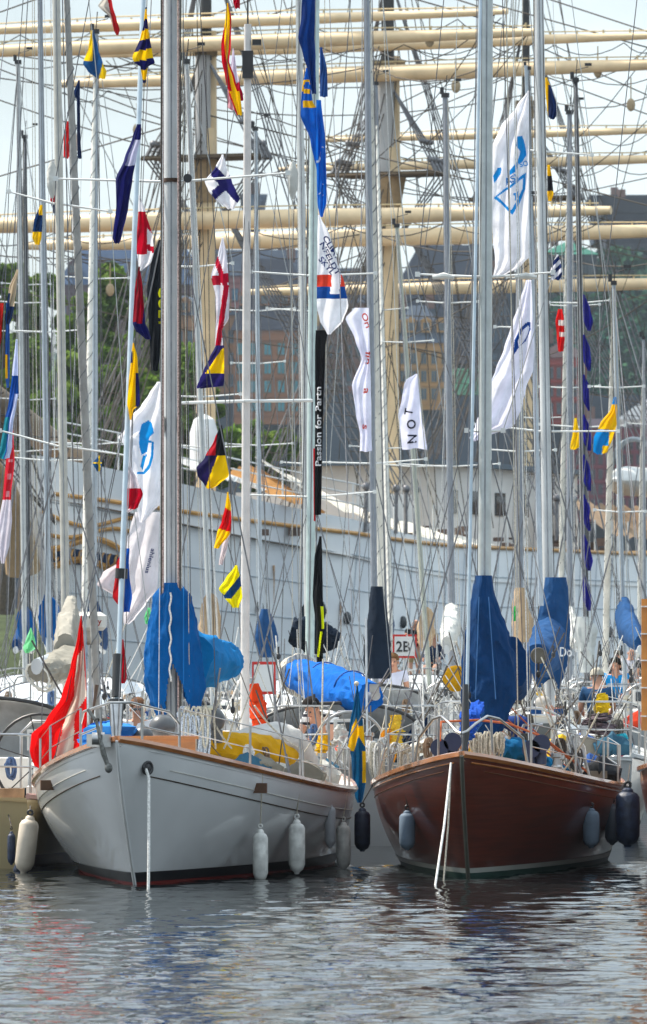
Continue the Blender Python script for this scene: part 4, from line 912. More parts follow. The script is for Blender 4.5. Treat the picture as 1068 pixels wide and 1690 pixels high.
A.part('sail_bag_stripe', sack([at(322, 1216, 69.8), at(370, 1219, 70.1), at(400, 1224, 70.5)], [.12, .12, .04], [.03, .045, .02], .12, 6), cloth('14507e', .1))
A.part('furled_sail', sack([at(335, 1210, 70), at(400, 1213, 70.8), at(455, 1228, 71.6), at(500, 1262, 72.1)], [.12, .18, .38, .2], [.03, .045, .25, .14], .03, 7), cloth('c8c6c2', .2))
A.part('orange_jacket', sack([at(420, 1128, 74.5), at(423, 1160, 74.5), at(428, 1185, 74.4), at(430, 1212, 74.4)], [.05, .10, .08, .06], [.05, .09, .08, .06], .10, 5), cloth('e0481c', .2))
# furling headstay with drum, the pale tube from the stem to the masthead
b = at(193, 1165, 64.5); e = at(236.5, 0, 66.6); e = b + (e - b) * 1.35; m = MB(); m.tube([b, e], .026, 12); fs = A.part('furler_foil', m, mat('foil_blue_grey', (.42, .50, .56), .4, .2))
m = MB(); m.tube([at(192, 1150, 64.5), at(194, 1080, 64.6)], .045, 12); m.tube([at(192, 1155, 64.5), at(192, 1198, 64.45)], [.075, .06], 14); A.part('furling_drum', m, BLACK, fs)
m = MB(); m.tube([at(191, 1162, 64.4), at(192, 1205, 64.3), at(193, 1222, 64.2)], [.055, .05, .02], 12); m.tube([at(184, 1160, 64.35), at(187, 1216, 64.2)], .014, 6); m.tube([at(200, 1160, 64.35), at(197, 1216, 64.2)], .014, 6); A.part('drum_cage', m, STEEL, fs)
m = MB(); m.tube([at(200, 955, 64.9), at(201, 938, 64.9)], .06, 10); A.part('foil_clamp', m, BLACK, fs)
# mizzen mast
def pole(y, nm, x0, y0, x1, y1, d, w, m_, taper=.8, par=None, n=12):
    a, b = at(x1, y1, d), at(x0, y0, d); r = w * d / F / 2; return y.part(nm, MB().tube([a, b], [r, r * taper], n), m_, par)
mz = pole(A, 'mizzen_mast', 409, 40, 404, 1205, 74, 15, mat('mast_white', (.60, .57, .55), .4, var=.1))
m = MB(); c = at(409, 40, 74); m.line(c, c + Vector((0, 0, .35)), .01); m.box(c + Vector((.1, 0, -.2)), (.1, .1, .06)); m.box(c + Vector((0, -.05, -.45)), (.12, .1, .3)); A.part('masthead_gear', m, BLACK, mz)
for sy, a, b in ((662, 300, 516),):
    m = MB(); m.line(at(a, sy + 3, 74), at(404, sy, 73.9), .018, 8); m.line(at(404, sy, 73.9), at(b, sy - 1, 74), .018, 8); A.part('spreader', m, paint('d2d4d2'), mz)
for sx in (300, 516, 350, 460):
    m = MB(); m.line(at(409, 60, 74), at(sx, 662, 74), .005, 5) if sx in (300, 516) else m.line(at(407, 300, 74), at(sx, 1285, 73.5), .005, 5); 
    if sx in (300, 516): m.line(at(sx, 662, 74), at(sx + (10 if sx == 300 else -10), 1290, 74), .005, 5)
    A.part('shroud', m, WIRE, mz)
for k in range(9): A.coil(at(296 + 5 * k + rnd.random() * 5, 1165 + rnd.random() * 20, 68.6), .035, rnd.uniform(.3, .45), ROPE if k % 2 else mat('rope_fleck_blue', (.40, .44, .50), .9, var=.6, scale=70))
for x in (240, 262, 330, 353, 366, 392, 420): A.part('rope_tail', MB().line(at(x, 1140 + rnd.random() * 30, 69), at(x + rnd.uniform(-60, 80), 1235, 69.5), .010, 5, sag=.06, k=8), ROPE)
for (x, y, x2, y2) in ((368, 1222, 388, 1272), (486, 1225, 487, 1285), (505, 1225, 525, 1285), (244, 1215, 243, 1235), (160, 1130, 148, 1215)):
    A.part('turnbuckle', MB().tube([at(x, y, 72), at((x + x2) / 2, (y + y2) / 2, 72), at(x2, y2, 72)], [.022, .012, .02], 8), mat('leathered', (.09, .06, .045), .6))
A.winch(9.2, .9, .9); A.winch(9.2, -.9, .9); A.clutter(4.2, 10.8, 44)

# --- B: mahogany yacht ---------------------------------------------------
B = Yacht('varnished mahogany yacht, bow on, with a navy blue mast cover', (1.366, 66.2, 0), .09, 10.8, 1.33, 1.257, .80, .95, .5, hullmat=MAHOG, flare=.34)
B.build_hull('0c2a24', (-9, -8), railm=VARN, cove=(.13, .004, plain('5c3a20')), deckm=TEAK)
B.band('boot_top', .065, .115, paint('a4a8a0', .4)); B.band('antifouling', -.05, .065, paint('0b3a30', .5))
m = MB(); m.tube([B.hull(0, v / 12, 1) + Vector((0, -.014, 0)) for v in range(13)], .022, 6); B.part('stem', m, mat('stem_bronze', (.07, .07, .055), .5))
for sd in (1, -1): B.part('rub_strake', MB().tube([B.hull(.01 + .98 * i / 50, .05, sd) + B.nx * sd * .006 for i in range(51)], .010, 5), VARN)
B.stanchions((.14, .28, .42, .56, .70, .84), .46)
m = MB()                                        # split pulpit, two curved hoops
for sd in (1, -1):
    m.tube([B.rail(.13, sd, 0, -.05), B.rail(.125, sd, .30, -.08), B.rail(.06, sd, .43, -.02), B.rail(.035, sd, .43), B.rail(.016, sd, .33) - B.ax * .03, B.rail(.006, sd, .25) - B.ax * .05, B.rail(.0, sd, .22) - B.ax * .06], .014, 8)
    m.line(B.rail(.05, sd, 0, -.03), B.rail(.045, sd, .43, -.02), .012, 6)
B.part('pulpit', m, STEEL)
B.cabin(4.4, 8, .72, .34, VARN)
mo = B.mast(803, 0, 799.5, 70.2, 22, col=mat('mast_pale', (.46, .50, .50), .4, .3), spr=((457, 112, .01), (712, 30, .0)), top=14, base=.95, hal=7)
B.part('mast_cover', drape([(950, 786, 811), (972, 781, 814), (1010, 776, 824), (1050, 771, 838), (1100, 768, 850), (1145, 767, 849), (1175, 769, 836), (1192, 771, 829), (1215, 771, 800)], 70.2, .85, .065, 90, 2, 11, .14), NAVYCOV)
for x in (788, 812): B.part('cover_seam', MB().tube([at(x + (i - 6) * .9 * (1 if x > 800 else -.5), 985 + i * 13, 69.83 - .012 * i) for i in range(14)], .005, 4), cloth('3a6494', .05))
B.part('boom_cover', sack([at(840, 1095, 70.6), at(848, 1120, 71.6), at(856, 1128, 73)], [.2, .18, .1], [.28, .24, .14], .06, 2), NAVYCOV)
B.part('tack_cover', sack([at(772, 1215, 67.6), at(774, 1190, 67.8), at(790, 1165, 68.4)], [.06, .09, .05], [.06, .08, .05], .2, 9), cloth('1c4fae', .1))
b = at(770, 1185, 66.7); e = at(793, 0, 68.4); e = b + (e - b) * 1.35; fs = B.part('furler_foil', MB().tube([b, e], .017, 10), mat('foil_blue_grey', 'a0b0bb'))
B.part('furling_drum', MB().tube([at(768, 1130, 66.7), at(768, 1210, 66.6), at(766, 1243, 66.5)], [.03, .045, .02], 12), BLACK, fs)
for sgn in (-1, 1): B.part('spreader_lamp', MB().tube([at(800 + sgn * 86, 458, 70), at(800 + sgn * 68, 455, 70), at(800 + sgn * 50, 458, 70)], [.02, .035, .02], 8), plain('c9c9c4'), mo)
B.part('fore_hatch', MB().box(B.P(2.2, 0, 1.08), (.6, .6, .12)), TEAK)
for (x, y) in ((747, 1240), (893, 1243), (876, 1252), (725, 1250)):
    c = at(x, y, 69); m = MB(); m.tube([c - Vector((0, 0, .12)), c + Vector((0, .02, .05)), c + Vector((0, -.03, .10)), c + Vector((0, -.09, .10))], [.055, .06, .085, .095], 16); B.part('cowl_vent', m, mat('vent_navy', (.015, .025, .07), .35))
B.part('sail_bag', sack([at(822, 1235, 69.6), at(850, 1238, 69.9), at(890, 1262, 70.4)], [.1, .17, .12], [.09, .12, .09], .1, 2), cloth('0f5a86', .1))
B.part('sail_bag', sack([at(888, 1262, 70.4), at(905, 1268, 70.6), at(925, 1275, 71)], [.1, .15, .1], [.07, .11, .07], .1, 3), cloth('0f6a96', .1))
B.part('sprayhood', sack([at(828, 1192, 73), at(858, 1195, 73), at(872, 1240, 73)], [.1, .16, .08], [.06, .10, .2], .05, 2), cloth('16336e', .05))
for k in range(8): B.coil(at(782 + 6 * k + rnd.random() * 4, 1205 + rnd.random() * 12, 69.4), .03, rnd.uniform(.2, .34), ROPE)
for k in range(6): B.coil(at(640 + 14 * k, 1225 + rnd.random() * 25, 71), .07, .35)
for k in range(7): B.coil(at(915 + 7 * k, 1200 + rnd.random() * 60, 72.5), .035, rnd.uniform(.25, .5), rnd.choice((ROPE, ROPEW, ROPE)))
for k in range(12): B.part('rope_tail', MB().line(at(800 + rnd.uniform(-20, 30), 1150, 70), at(rnd.uniform(700, 960), 1255 + rnd.random() * 20, 71.5), .008, 5, sag=.05, k=8), rnd.choice((ROPE, mat('rope_orange', (.5, .13, .05), .8))))
B.part('guard_line', MB().tube([B.rail(.05, -1, .2, -.05), B.rail(.06, -1, .40, -.1), B.P(.9, .1, 1.6), B.P(2.5, .3, 1.55), B.P(3.5, .6, 1.4), B.P(5, 1, 1.0)], .012, 6), mat('rope_orange', 'b04018'))
for x in (861, 872, 884): B.part('granny_bar', MB().tube([at(x - 6, 1265, 72), at(x - 2, 1210, 72), at(x + 4, 1197, 72), at(x + 12, 1196, 72)], .018, 7), STEEL)
B.clutter(3.5, 10.3, 46)
for (x0, y0, x1, y1, lab) in ((744, 1270, 718, 1466, 'white mooring rope slanting from the mahogany bow down to the water, front one of two'), (747, 1272, 732, 1458, 'thinner tan mooring rope slanting from the mahogany bow, behind the white one')):
    p = B.hull(.012, .05, -1); p2 = at(x1, 1073 + 2.3 * F / (65.0 if x1 < 725 else 66.3), 65.0 if x1 < 725 else 66.3); ob = obj('mooring_line', MB().tube([p + Vector((-.02, -.04, 0)), p.lerp(p2, .5) + Vector((0, 0, -.02)), p2 + (p2 - p) * .1], .012 if x1 < 725 else .009, 7), ROPEW if x1 < 725 else ROPE); tag(ob, lab, 'rope', 'mooring ropes at the mahogany bow')

# --- C: stern-to cruiser on the left -------------------------------------
C_ = Yacht('cream cruiser at the left edge, stern on, with a wide clear sprayhood', (-4.25, 70, 0), .13, 12, 1.42, 1.2, .62, 1, .82, 'stern', hullmat=CREAMHULL)
C_.build_hull('5c2a20', railm=mat('pink_rail', (.40, .22, .18), .4), deckm=TEAK, full=False)
C_.mast(93, 0, 108, 80, 14, col=mat('mast_warm', (.47, .46, .42), .4, .3), spr=((337, 84, -.12), (737, 105, -.15)), top=14.5, hal=4)
C_.pushpit(); C_.stanchions((.1, .25, .4, .55, .7, .88), .6)
C_.wheel(10.5, -1.05, .5, 1.12, BLACK); C_.wheel(10.5, 1.05, .5, 1.12, BLACK)
C_.cabin(3.2, 8.2, .95, .42, DECKW); C_.hood(7.2, 1.3, 1.05, 1.3, cloth('16181c', .05))
C_.furl(.4, .045, cloth('9a9a98', .1))
C_.part('boom', MB().tube([C_.q(2.25), at(60, 1100, 72.6)], .06, 12, r2=.09), ALU)
C_.part('flaked_sail', sack([at(64, 1108, 72.8), at(88, 1106, 74), at(112, 1090, 76.5), at(116, 1085, 79)], [.14, .17, .2, .15], [.1, .13, .16, .22], .08, 3), cloth('8f8b80', .15))
for k in range(9):
    c = at(62 + 8 * k, 1108, 72.8 + .5 * k); C_.part('sail_tie', MB().tube([c + Vector((.13 * math.cos(t * .63), 0, .13 * math.sin(t * .63) - .05 * (1 + math.cos(t * .63 + k)))) for t in range(11)], .014, 5), cloth('d2d0c8', .1))
m = MB()
m.prism([at(96, 985, 79), at(135, 1000, 78.5), at(150, 1070, 77), at(85, 1075, 77)], (0, .25, 0)); C_.part('stack_cover', sack([at(118, 990, 78.8), at(112, 1030, 78), at(108, 1070, 77)], [.06, .13, .12], [.06, .16, .16], .07, 5), cloth('a29e94', .2))
for (a, s) in ((9.3, 1.2), (9.3, -1.2), (10.9, 1.25), (11.2, -1.2)): C_.winch(a, s, .80, .10)
C_.part('cockpit_coaming', MB().box(C_.P(9.8, -.95, .72), (.22, 3.0, .28)).box(C_.P(9.8, .95, .72), (.22, 3.0, .28)), DECKW); C_.part('traveller', MB().box(C_.P(11.3, 0, .78), (2.0, .12, .12)), TEAK)
C_.part('red_hose', sack([at(0, 1312, 71), at(18, 1322, 71), at(32, 1332, 71)], [.04, .05, .04], [.04, .05, .04], .05), cloth('b03a1c', .05))
C_.part('locker', MB().box(at(16, 1275, 72.4), (.42, .5, .32)), DECKW)
C_.clutter(8.5, 11.7, 10)
# radar of the boat behind
def radar():
    t = C_; c = at(150, 1022, 82); m = MB(); m.tube([c + Vector((0, 0, -.14)), c + Vector((0, 0, -.10)), c + Vector((0, 0, .04)), c + Vector((0, 0, .09))], [.15, .19, .20, .12], 20); rd = C_.part('radar_dome', m, paint('c9c8c0'))
    C_.part('radar_post', MB().line(c - Vector((0, 0, .14)), c - Vector((0, 0, 2.2)), .03, 8), STEEL, rd)
    C_.part('radar_cover', sack([at(112, 1010, 82), at(130, 1035, 82), at(165, 1062, 82)], [.06, .16, .05], [.06, .2, .05], .07, 3), cloth('bcb8ae', .2), rd)
    vs, f_ = text_mesh('Ray'); mt = MB(); mt.add([c + Vector(((p.x - .1) * .10, -.205, p.y * .10 - .06)) for p in vs], f_); C_.part('lettering', mt, plain('8a1f1a'), rd, False)
radar()

# --- D: mahogany boat at the right edge ----------------------------------
D = Yacht('second mahogany boat cut off by the right edge, with an upright varnished plank', (4.28, 66, 0), .09, 11, 1.42, 1.35, .98, .9, .5, hullmat=MAHOG, flare=.3)
D.build_hull('0a1512', railm=VARN, full=False); D.stanchions((.2, .35, .5, .65, .8)); D.clutter(4, 10, 8)
m = MB(); m.box(at(1071, 1097, 71.2), (.16, .07, 1.40)); pl = D.part('gangplank', m, mat('varnish_orange', (.50, .20, .03), .3, var=.15, coat=.5))
for yy in (1001, 1046, 1090, 1135, 1182): D.part('lashing', MB().box(at(1071, yy, 71.15), (.17, .09, .014)), ROPEW, pl)
D.mast(1100, 0, 1100, 71, 20, col=VARN, top=12, hal=2)

# --- E: boat between A and B, stern on -----------------------------------
E = Yacht('white yacht between the two bows, stern on, with a thick blue boom cover', (.40, 78, 0), -.062, 12, 1.36, 1.15, .85, 1, .7, 'stern', hullmat=GELCOAT)
E.build_hull('3a7f9a', deckm=DECKW, full=False)
E.mast(520.5, 0, 512, 88, 15, col=mat('mast_mint', (.46, .56, .55), .35, .25), spr=((455, 103, -.01), (820, 105, .02)), top=15, base=1.2, hal=5)
E.pushpit(); E.stanchions((.12, .27, .42, .57, .72, .88)); E.cabin(3, 8, .9, .42, DECKW); E.wheel(10.6, 0, .42, 1.15); E.hood(7.4, 1.05, .7, 1.0, cloth('22406e', .1)); E.clutter(2, 11.6, 64)
E.part('sail_cover', sack([at(478, 1106, 86.2), at(500, 1118, 85.2), at(535, 1128, 83.6), at(580, 1144, 82), at(612, 1150, 80.9)], [.12, .22, .25, .23, .16], [.15, .22, .24, .22, .16], .065, 5, 34, 60), cloth('005cb0', .12))
m = sack([at(488, 1110, 85.9), at(496, 1114, 85.5)], [.22, .25], [.21, .25], .05, 5); E.part('striped_towel', m, mat('towel', (.45, .42, .36), .9, var=.9, scale=9, stretch=(8, 8, .6)))
for f_ in (.45, .78): E.part('cover_strap', MB().ring(at(478, 1106, 86.2).lerp(at(612, 1150, 80.9), f_) + Vector((0, 0, .0)), .245, .008, (.4, -1, -.1), 24, 4), plain('0d3f80'))
E.part('boom_end', MB().tube([at(608, 1150, 81), at(620, 1148, 80.4)], .06, 12).box(at(618, 1136, 80.4), (.12, .1, .1)), STEEL)
m = MB(); c0, c1 = at(604, 1020, 79.5), at(606, 1215, 79); m.tube([c0, c1], .014, 8); E.part('backstay_tensioner', m, STEEL)
for k, x in enumerate((600, 612, 604)): E.part('mainsheet', MB().line(at(x, 1165, 80.5), at(x + (k - 1) * 8, 1270, 80), .010, 5), ROPED)
E.part('sheet_block', MB().tube([at(604, 1172, 80.4), at(604, 1196, 80.4)], [.03, .045], 8), BLACK)
for k in range(16): E.coil(at(545 + 6 * k + rnd.random() * 4, 1215 + rnd.random() * 35, 77.6 + rnd.random()), .035, rnd.uniform(.25, .5), rnd.choice((ROPE, ROPEW, ROPEW, ROPE)))
for (x, y, c, h) in ((533, 1240, 'd9a514', .45), (652, 1210, 'e0b83a', .35), (640, 1235, 'e0901a', .3), (562, 1225, 'c9c9c4', .4)):
    E.part('wet_weather_bag', sack([at(x, y - 30, 79), at(x + 2, y, 79), at(x - 1, y + 35, 79)], [.05, .08, .06], [.05, .08, .06], .2, x), cloth(c, .2))

# --- F: boat behind B, stern on ------------------------------------------
Fy = Yacht('white yacht behind the mahogany bow, stern on, with a large wheel and faded blue cover', (2.55, 80.5, 0), .05, 12, 1.45, 1.2, .88, 1, .8, 'stern', hullmat=GELCOAT)
Fy.build_hull('2a3a5c', full=False)
Fy.mast(889.5, 0, 905, 91, 17, spr=((250, 84, -.08), (712, 120, -.05)), top=15, base=1.2, hal=5)
Fy.pushpit(); Fy.stanchions((.12, .27, .42, .57, .72, .88)); Fy.cabin(3, 8.2, .95, .42, DECKW); Fy.clutter(2, 11.6, 64)
c = at(880, 1243, 83.5); Fy.wheel((c - Fy.bow).dot(Fy.ax), (c - Fy.bow).dot(Fy.nx), .56, 1.02)
m = MB(); m.box(at(889, 1208, 83.1), (.42, .3, .40)); m.box(at(889, 1240, 83.2), (.3, .3, .4)); pd = Fy.part('steering_console', m, DECKW)
m = MB(); m.box(at(890, 1207, 82.9), (.28, .02, .20)); Fy.part('chart_plotter', m, mat('screen_off', (.07, .08, .085), .2), pd)
m = MB(); m.tube([at(868, 1262, 82.9), at(869, 1195, 82.9), at(878, 1181, 82.9), at(905, 1181, 82.9), at(915, 1195, 82.9), at(930, 1262, 82.9)], .02, 8); Fy.part('console_rail', m, STEEL, pd)
Fy.part('mast_cover', drape([(953, 900, 934), (975, 897, 937), (1010, 890, 938), (1040, 884, 939), (1070, 879, 938), (1100, 876, 932), (1120, 888, 922)], 90.4, .7, .055, 56, 3, 21, .12), MIDCOV)
Fy.part('boom_cover', sack([at(906, 1065, 90), at(898, 1078, 88.5), at(888, 1088, 86.6)], [.24, .22, .17], [.36, .30, .20], .05, 8), MIDCOV)
m = MB(); m.ring(at(889, 1082, 86.3), .085, .022, (0, 1, 0), 20, 8); m.tube([at(889, 1082, 86.5), at(889, 1082, 86.2)], .08, 14); Fy.part('boom_end', m, plain('56524a'))
vs, f_ = text_mesh('Do'); q_ = at(921, 1083, 87.6); mt = MB(); mt.add([q_ + Vector((p.x * .13, -.45, p.y * .17)) for p in vs], f_); Fy.part('lettering', mt, cloth('d8d8d8', .1), None, False)
Fy.part('cowl_vent', MB().tube([at(884, 1180, 85), at(884, 1170, 85)], .075, 14), NAVYCOV); Fy.part('cowl_vent', MB().tube([at(924, 1180, 85), at(924, 1170, 85)], .075, 14), NAVYCOV)
for (x, y, c, rr) in ((985, 1192, '5a4e54', .2), (992, 1158, 'd6b01c', .09), (905, 1218, 'e09a1c', .1), (920, 1232, 'd8d6d0', .13), (838, 1160, 'c8c8c2', .12), (1025, 1225, '2a9ab0', .08), (880, 1268, 'b03020', .07)):
    Fy.part('deck_bag', sack([at(x, y - 14, 84), at(x + 2, y, 84), at(x, y + 20, 84)], [rr * .6, rr, rr * .9], [rr * .6, rr, rr * .9], .15, x), cloth(c, .15))
m = MB(); m.ball(at(1027, 1241, 82.5), .05); m.ball(at(1027, 1222, 82.5), .045); m.ball(at(1027, 1260, 82.5), .06, sc=(1, 1, 1.5)); Fy.part('red_float', m, cloth('c8201a', .1))
m = MB(); m.prism([at(980, 1168, 84.2), at(998, 1168, 84.2), at(994, 1210, 84.2), at(985, 1210, 84.2)], (0, .1, 0)); Fy.part('backrest', m, plain('7d7875'))

G2 = Yacht('white yacht at the right edge behind the varnished plank, stern on', (5.5, 81.5, 0), .04, 11.5, 1.42, 1.2, .9, 1, .8, 'stern', hullmat=GELCOAT)
G2.build_hull('203050', full=False); G2.pushpit(); G2.stanchions((.12, .27, .42, .57, .72, .88)); G2.cabin(3, 8, .9, .42, DECKW); G2.hood(7.2, 1.1, .8, 1, MIDCOV); G2.wheel(10.3, -.7, .42, 1.3); G2.clutter(2, 11.2, 44)
G2.mast(1210, 0, 1212, 91, 16, top=14, hal=2)

# --- the rows of yachts farther off --------------------------------------
MG = mat('mast_grey_blue', (.40, .45, .50), .4, .3); MW = mat('mast_light', (.52, .54, .54), .4, .3); MD = mat('mast_carbon', (.02, .022, .026), .35); MZ = mat('mast_olive', (.40, .42, .36), .4, .3); MDG = mat('mast_dark_grey', (.26, .28, .32), .4, .4)
mids = [ # label, x0, y0, xb, d, w, mat, top?, spreaders, facing, hull, cover, hb
 ('white yacht with a leaning light grey mast seen left of the white mizzen', 308, 105, 345, 102, 9, MW, 0, ((440, 62), (655, 66), (738, 68)), 'bow', GELCOAT, CREAMCOV, 1.3),
 ('white yacht with a dark grey mast above the narrow dark navy cover', 605, 0, 618, 100, 11, MDG, 1, ((455, 0), (765, 88)), 'stern', GELCOAT, None, 1.15),
 ('white yacht with the thick grey mast rising from a cream cover', 857, 350, 857, 104, 13, MDG, 0, ((540, 40), (745, 60)), 'stern', GELCOAT, None, 1.15),
 ('white yacht with a slim pale blue mast near the left edge', 66, 0, 80, 104, 10, MG, 1, ((548, 60), (760, 70)), 'bow', GELCOAT, BLUECOV, 1.3),
 ('white yacht with a short thin mast near the right edge', 1013, 470, 1028, 110, 8, MG, 0, ((640, 45), (845, 42)), 'stern', GELCOAT, MIDCOV, 1.3),
 ('white yacht with the light mast running close beside the pale green one', 493, 0, 508, 118, 12, MW, 1, ((513, 60), (765, 40)), 'bow', GELCOAT, DARKCOV, 1.4),
 ('white yacht with a grey mast topped by instruments, right of the letter flag', 735, 160, 745, 118, 11, MDG, 0, ((500, 50), (770, 82)), 'stern', GELCOAT, WHITECOV, 1.4),
 ('white yacht whose blue grey mast carries a blue and yellow flag at its top', 158, 55, 155, 118, 10, MG, 0, ((460, 56), (733, 70)), 'bow', GELCOAT, NAVYCOV, 1.4),
 ('racing yacht with a slim black carbon mast at the right', 950, 135, 967, 116, 9, MD, 0, ((500, 50), (705, 70)), 'stern', NAVYHULL, None, 1.3),
 ('white yacht with a short olive grey mast leaning behind the letter flag', 655, 375, 700, 131, 8, MZ, 0, ((565, 46), (770, 60)), 'bow', GELCOAT, CREAMCOV, 1.4),
 ('white yacht with a grey mast just left of the black one', 940, 188, 940, 131, 10, MDG, 0, ((505, 50), (640, 50)), 'stern', GELCOAT, WHITECOV, 1.4),
 ('white yacht with a light mast topped by an antenna at the far left', 30, 105, 40, 131, 9, MW, 0, ((500, 40), (548, 55), (745, 60)), 'bow', GELCOAT, BLUECOV, 1.4),
 ('white yacht with a short blue grey mast right of the white mizzen', 422, 215, 430, 131, 7, MG, 0, ((513, 62), (600, 44), (735, 55)), 'stern', GELCOAT, None, 1.4),
 ('white yacht with a thin grey mast just right of the dark grey one', 620, 140, 638, 145, 8, MDG, 0, ((512, 45), (740, 55)), 'bow', GELCOAT, NAVYCOV, 1.4),
 ('small yacht with a black mast at the far left', 41, 228, 47, 145, 8, MD, 0, ((470, 40), (660, 46)), 'stern', GELCOAT, NAVYCOV, 1.3),
 ('white yacht with a light mast behind the large white flags', 871, 115, 893, 145, 9, MG, 0, ((460, 44), (690, 50)), 'bow', GELCOAT, None, 1.4),
 ('small yacht with the thinnest low mast at the right edge', 1062, 560, 1064, 148, 5, MDG, 0, ((700, 30),), 'stern', GELCOAT, None, 1.2),
]
MY = []
for i, (lab, x0, y0, xb, d, w_, cm, top, spr, fc, hm, cov, hb) in enumerate(mids):
    X = (xb - 534) * d / F; L = 11 + (i % 3) * .5; mpos = 4.6; ang = rnd.uniform(-.03, .05)
    if fc == 'bow': bw = (X - mpos * math.sin(ang), d - mpos, 0)
    else: bw = (X - (L - mpos) * math.sin(ang), d - (L - mpos), 0)
    y = Yacht(lab, bw, ang, L, hb, 1.3, .95, 1, .75, fc, hullmat=hm); MY.append(y)
    y.build_hull(rnd.choice(('203a66', '5a1a1a', '1a2a26', '30343c')), full=False)
    y.mast(x0, y0, xb, d, w_, col=cm, spr=[s for s in spr if s[1]], top=15.5 if top else None, base=1.3, hal=4, wr=.008)
    y.cabin(3, 7.8, .85, .42, DECKW, win=True)
    (y.pushpit if fc == 'stern' else y.pulpit)(); y.stanchions((.12, .3, .48, .66, .85))
    if i % 2: y.hood(7, 1.0, .75, .9, rnd.choice((NAVYCOV, MIDCOV, WHITECOV, cloth('22406e', .1))))
    if fc == 'stern': y.wheel(9.6, 0, .42, 1.35)
    if cov:
        e = y.P(8.6, 0, 2.3); y.boom(e, 2.5, cover=cov)
    if i % 3 == 1: y.furl(.2, .05)
    y.clutter(1.5, L - .6, 24)
MY[1].part('mast_cover', drape([(968, 612, 632), (1000, 609, 638), (1050, 603, 643), (1090, 601, 646), (1120, 606, 645)], 99.6, .8, .03, 36, 3, 4), DARKCOV)
MY[2].part('mast_cover', drape([(970, 850, 866), (1000, 846, 872), (1030, 846, 880), (1060, 850, 878)], 103.6, .8, .06, 36, 3, 4), CREAMCOV)
MY[12].part('mast_cover', drape([(1005, 432, 444), (1025, 426, 452), (1055, 420, 458), (1085, 430, 448)], 130.6, .8, .06, 30, 3, 6), MIDCOV)
MY[8].part('sail_bundle', drape([(1018, 950, 972), (1040, 948, 984), (1070, 955, 980), (1110, 958, 978)], 115.5, .8, .1, 30, 3, 7), cloth('c9ccca', .2))
MY[5].part('sail_bundle', sack([at(480, 1040, 112), at(520, 1050, 112), at(560, 1058, 112)], [.2, .3, .12], [.2, .3, .12], .1, 4), DARKCOV)

# --- fenders -------------------------------------------------------------
def hang(Y, label, px, sd, ytop, h, wpx, m_, group, off=None, tilt=0):
    u = Y.u_at(px, sd, .3); rp = Y.rail(u, sd, .02); q = Y.hull(u, .45, sd); d = q.y; r = wpx * d / F / 2; X = rp.x + sd * (r + .03)
    X = (px - 534) * d / F; z = EYE + (HORY - ytop) * d / F; p = Vector((X, d - r * 1.0 - .02, z)); fender(label, p, r, h * d / F, m_, rp + Vector((0, -.02, 0)), group, tilt)
hang(A, 'white fender hanging nearest the bow on the pale grey hull', 430, 1, 1368, 88, 25, RUBW, 'white fenders along the pale grey hull')
hang(A, 'white fender second from the bow, hung a little higher than the first', 490, 1, 1352, 90, 27, RUBW, 'white fenders along the pale grey hull')
hang(A, 'white fender at the stern end of the pale grey hull beside the navy one', 567, 1, 1356, 80, 23, RUBW, 'white fenders along the pale grey hull')
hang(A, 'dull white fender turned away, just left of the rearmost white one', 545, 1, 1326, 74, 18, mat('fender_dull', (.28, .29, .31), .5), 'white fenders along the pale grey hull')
hang(B, 'dark navy fender at the left shoulder of the mahogany hull', 598, -1, 1333, 72, 26, RUBN, 'fenders along the mahogany hull')
hang(B, 'grey blue fender on the left side of the mahogany bow', 672, -1, 1337, 66, 26, RUBG, 'fenders along the mahogany hull')
hang(B, 'grey blue fender hanging on the right side of the mahogany hull', 975, 1, 1333, 66, 27, RUBG, 'fenders along the mahogany hull')
hang(B, 'dark grey fender pressed between the mahogany quarter and the big navy fender', 1010, 1, 1326, 68, 24, mat('fender_slate', (.06, .08, .11), .5), 'fenders along the mahogany hull')
fender('big glossy navy fender at the right edge between the two mahogany hulls', at(1036, 1300, 70.2), .125, .62, RUBN, at(1040, 1262, 71), 'fenders at the frame edges')
fender('slim navy fender on the cream hull at the left edge', at(19, 1372, 69.6), .042, .35, RUBN, at(14, 1345, 69.9), 'fenders at the frame edges')
fender('short navy fender half in the water beside the cream hull', at(44, 1410, 69.5), .06, .24, RUBN, at(36, 1350, 69.8), 'fenders at the frame edges', .45)
fender('tall pale cream fender squeezed between the cream and pale grey hulls', at(50, 1346, 68.9), .10, .60, mat('fender_cream', (.52, .45, .36), .5), at(50, 1330, 69.6), 'fenders at the frame edges', .12)

# --- berth signs ---------------------------------------------------------
def sign(label, x0, y0, x1, y1, d, txt, post=1230):
    t = thing('berth_sign', label, 'sign', at((x0 + x1) / 2, post, d), 'berth signs'); a, b = at(x0, y1, d), at(x1, y0, d); c = (a + b) / 2; W, H = b.x - a.x, b.z - a.z
    obj('frame', MB().box(c, (W, .03, H)), paint('c4241c'), t, False); obj('panel', MB().box(c - Vector((0, .018, 0)), (W * .84, .01, H * .82)), paint('d8d8d6'), t, False)
    obj('post', MB().line(c + Vector((0, .03, H / 2)), at((x0 + x1) / 2, post, d), .025, 8), ALU, t)
    if txt: vs, f_ = text_mesh(txt); m = MB(); m.add([c + Vector(((p.x - .66) * H * .56, -.03, (p.y - .36) * H * .62)) for p in vs], f_); obj('lettering', m, BLACK, t, False)
sign('square white berth sign with red border reading 2B', 648, 1047, 688, 1086, 111, '2B', 1190)
sign('white berth sign with red border half hidden behind the white mizzen mast', 416, 1092, 455, 1146, 96, '', 1200)
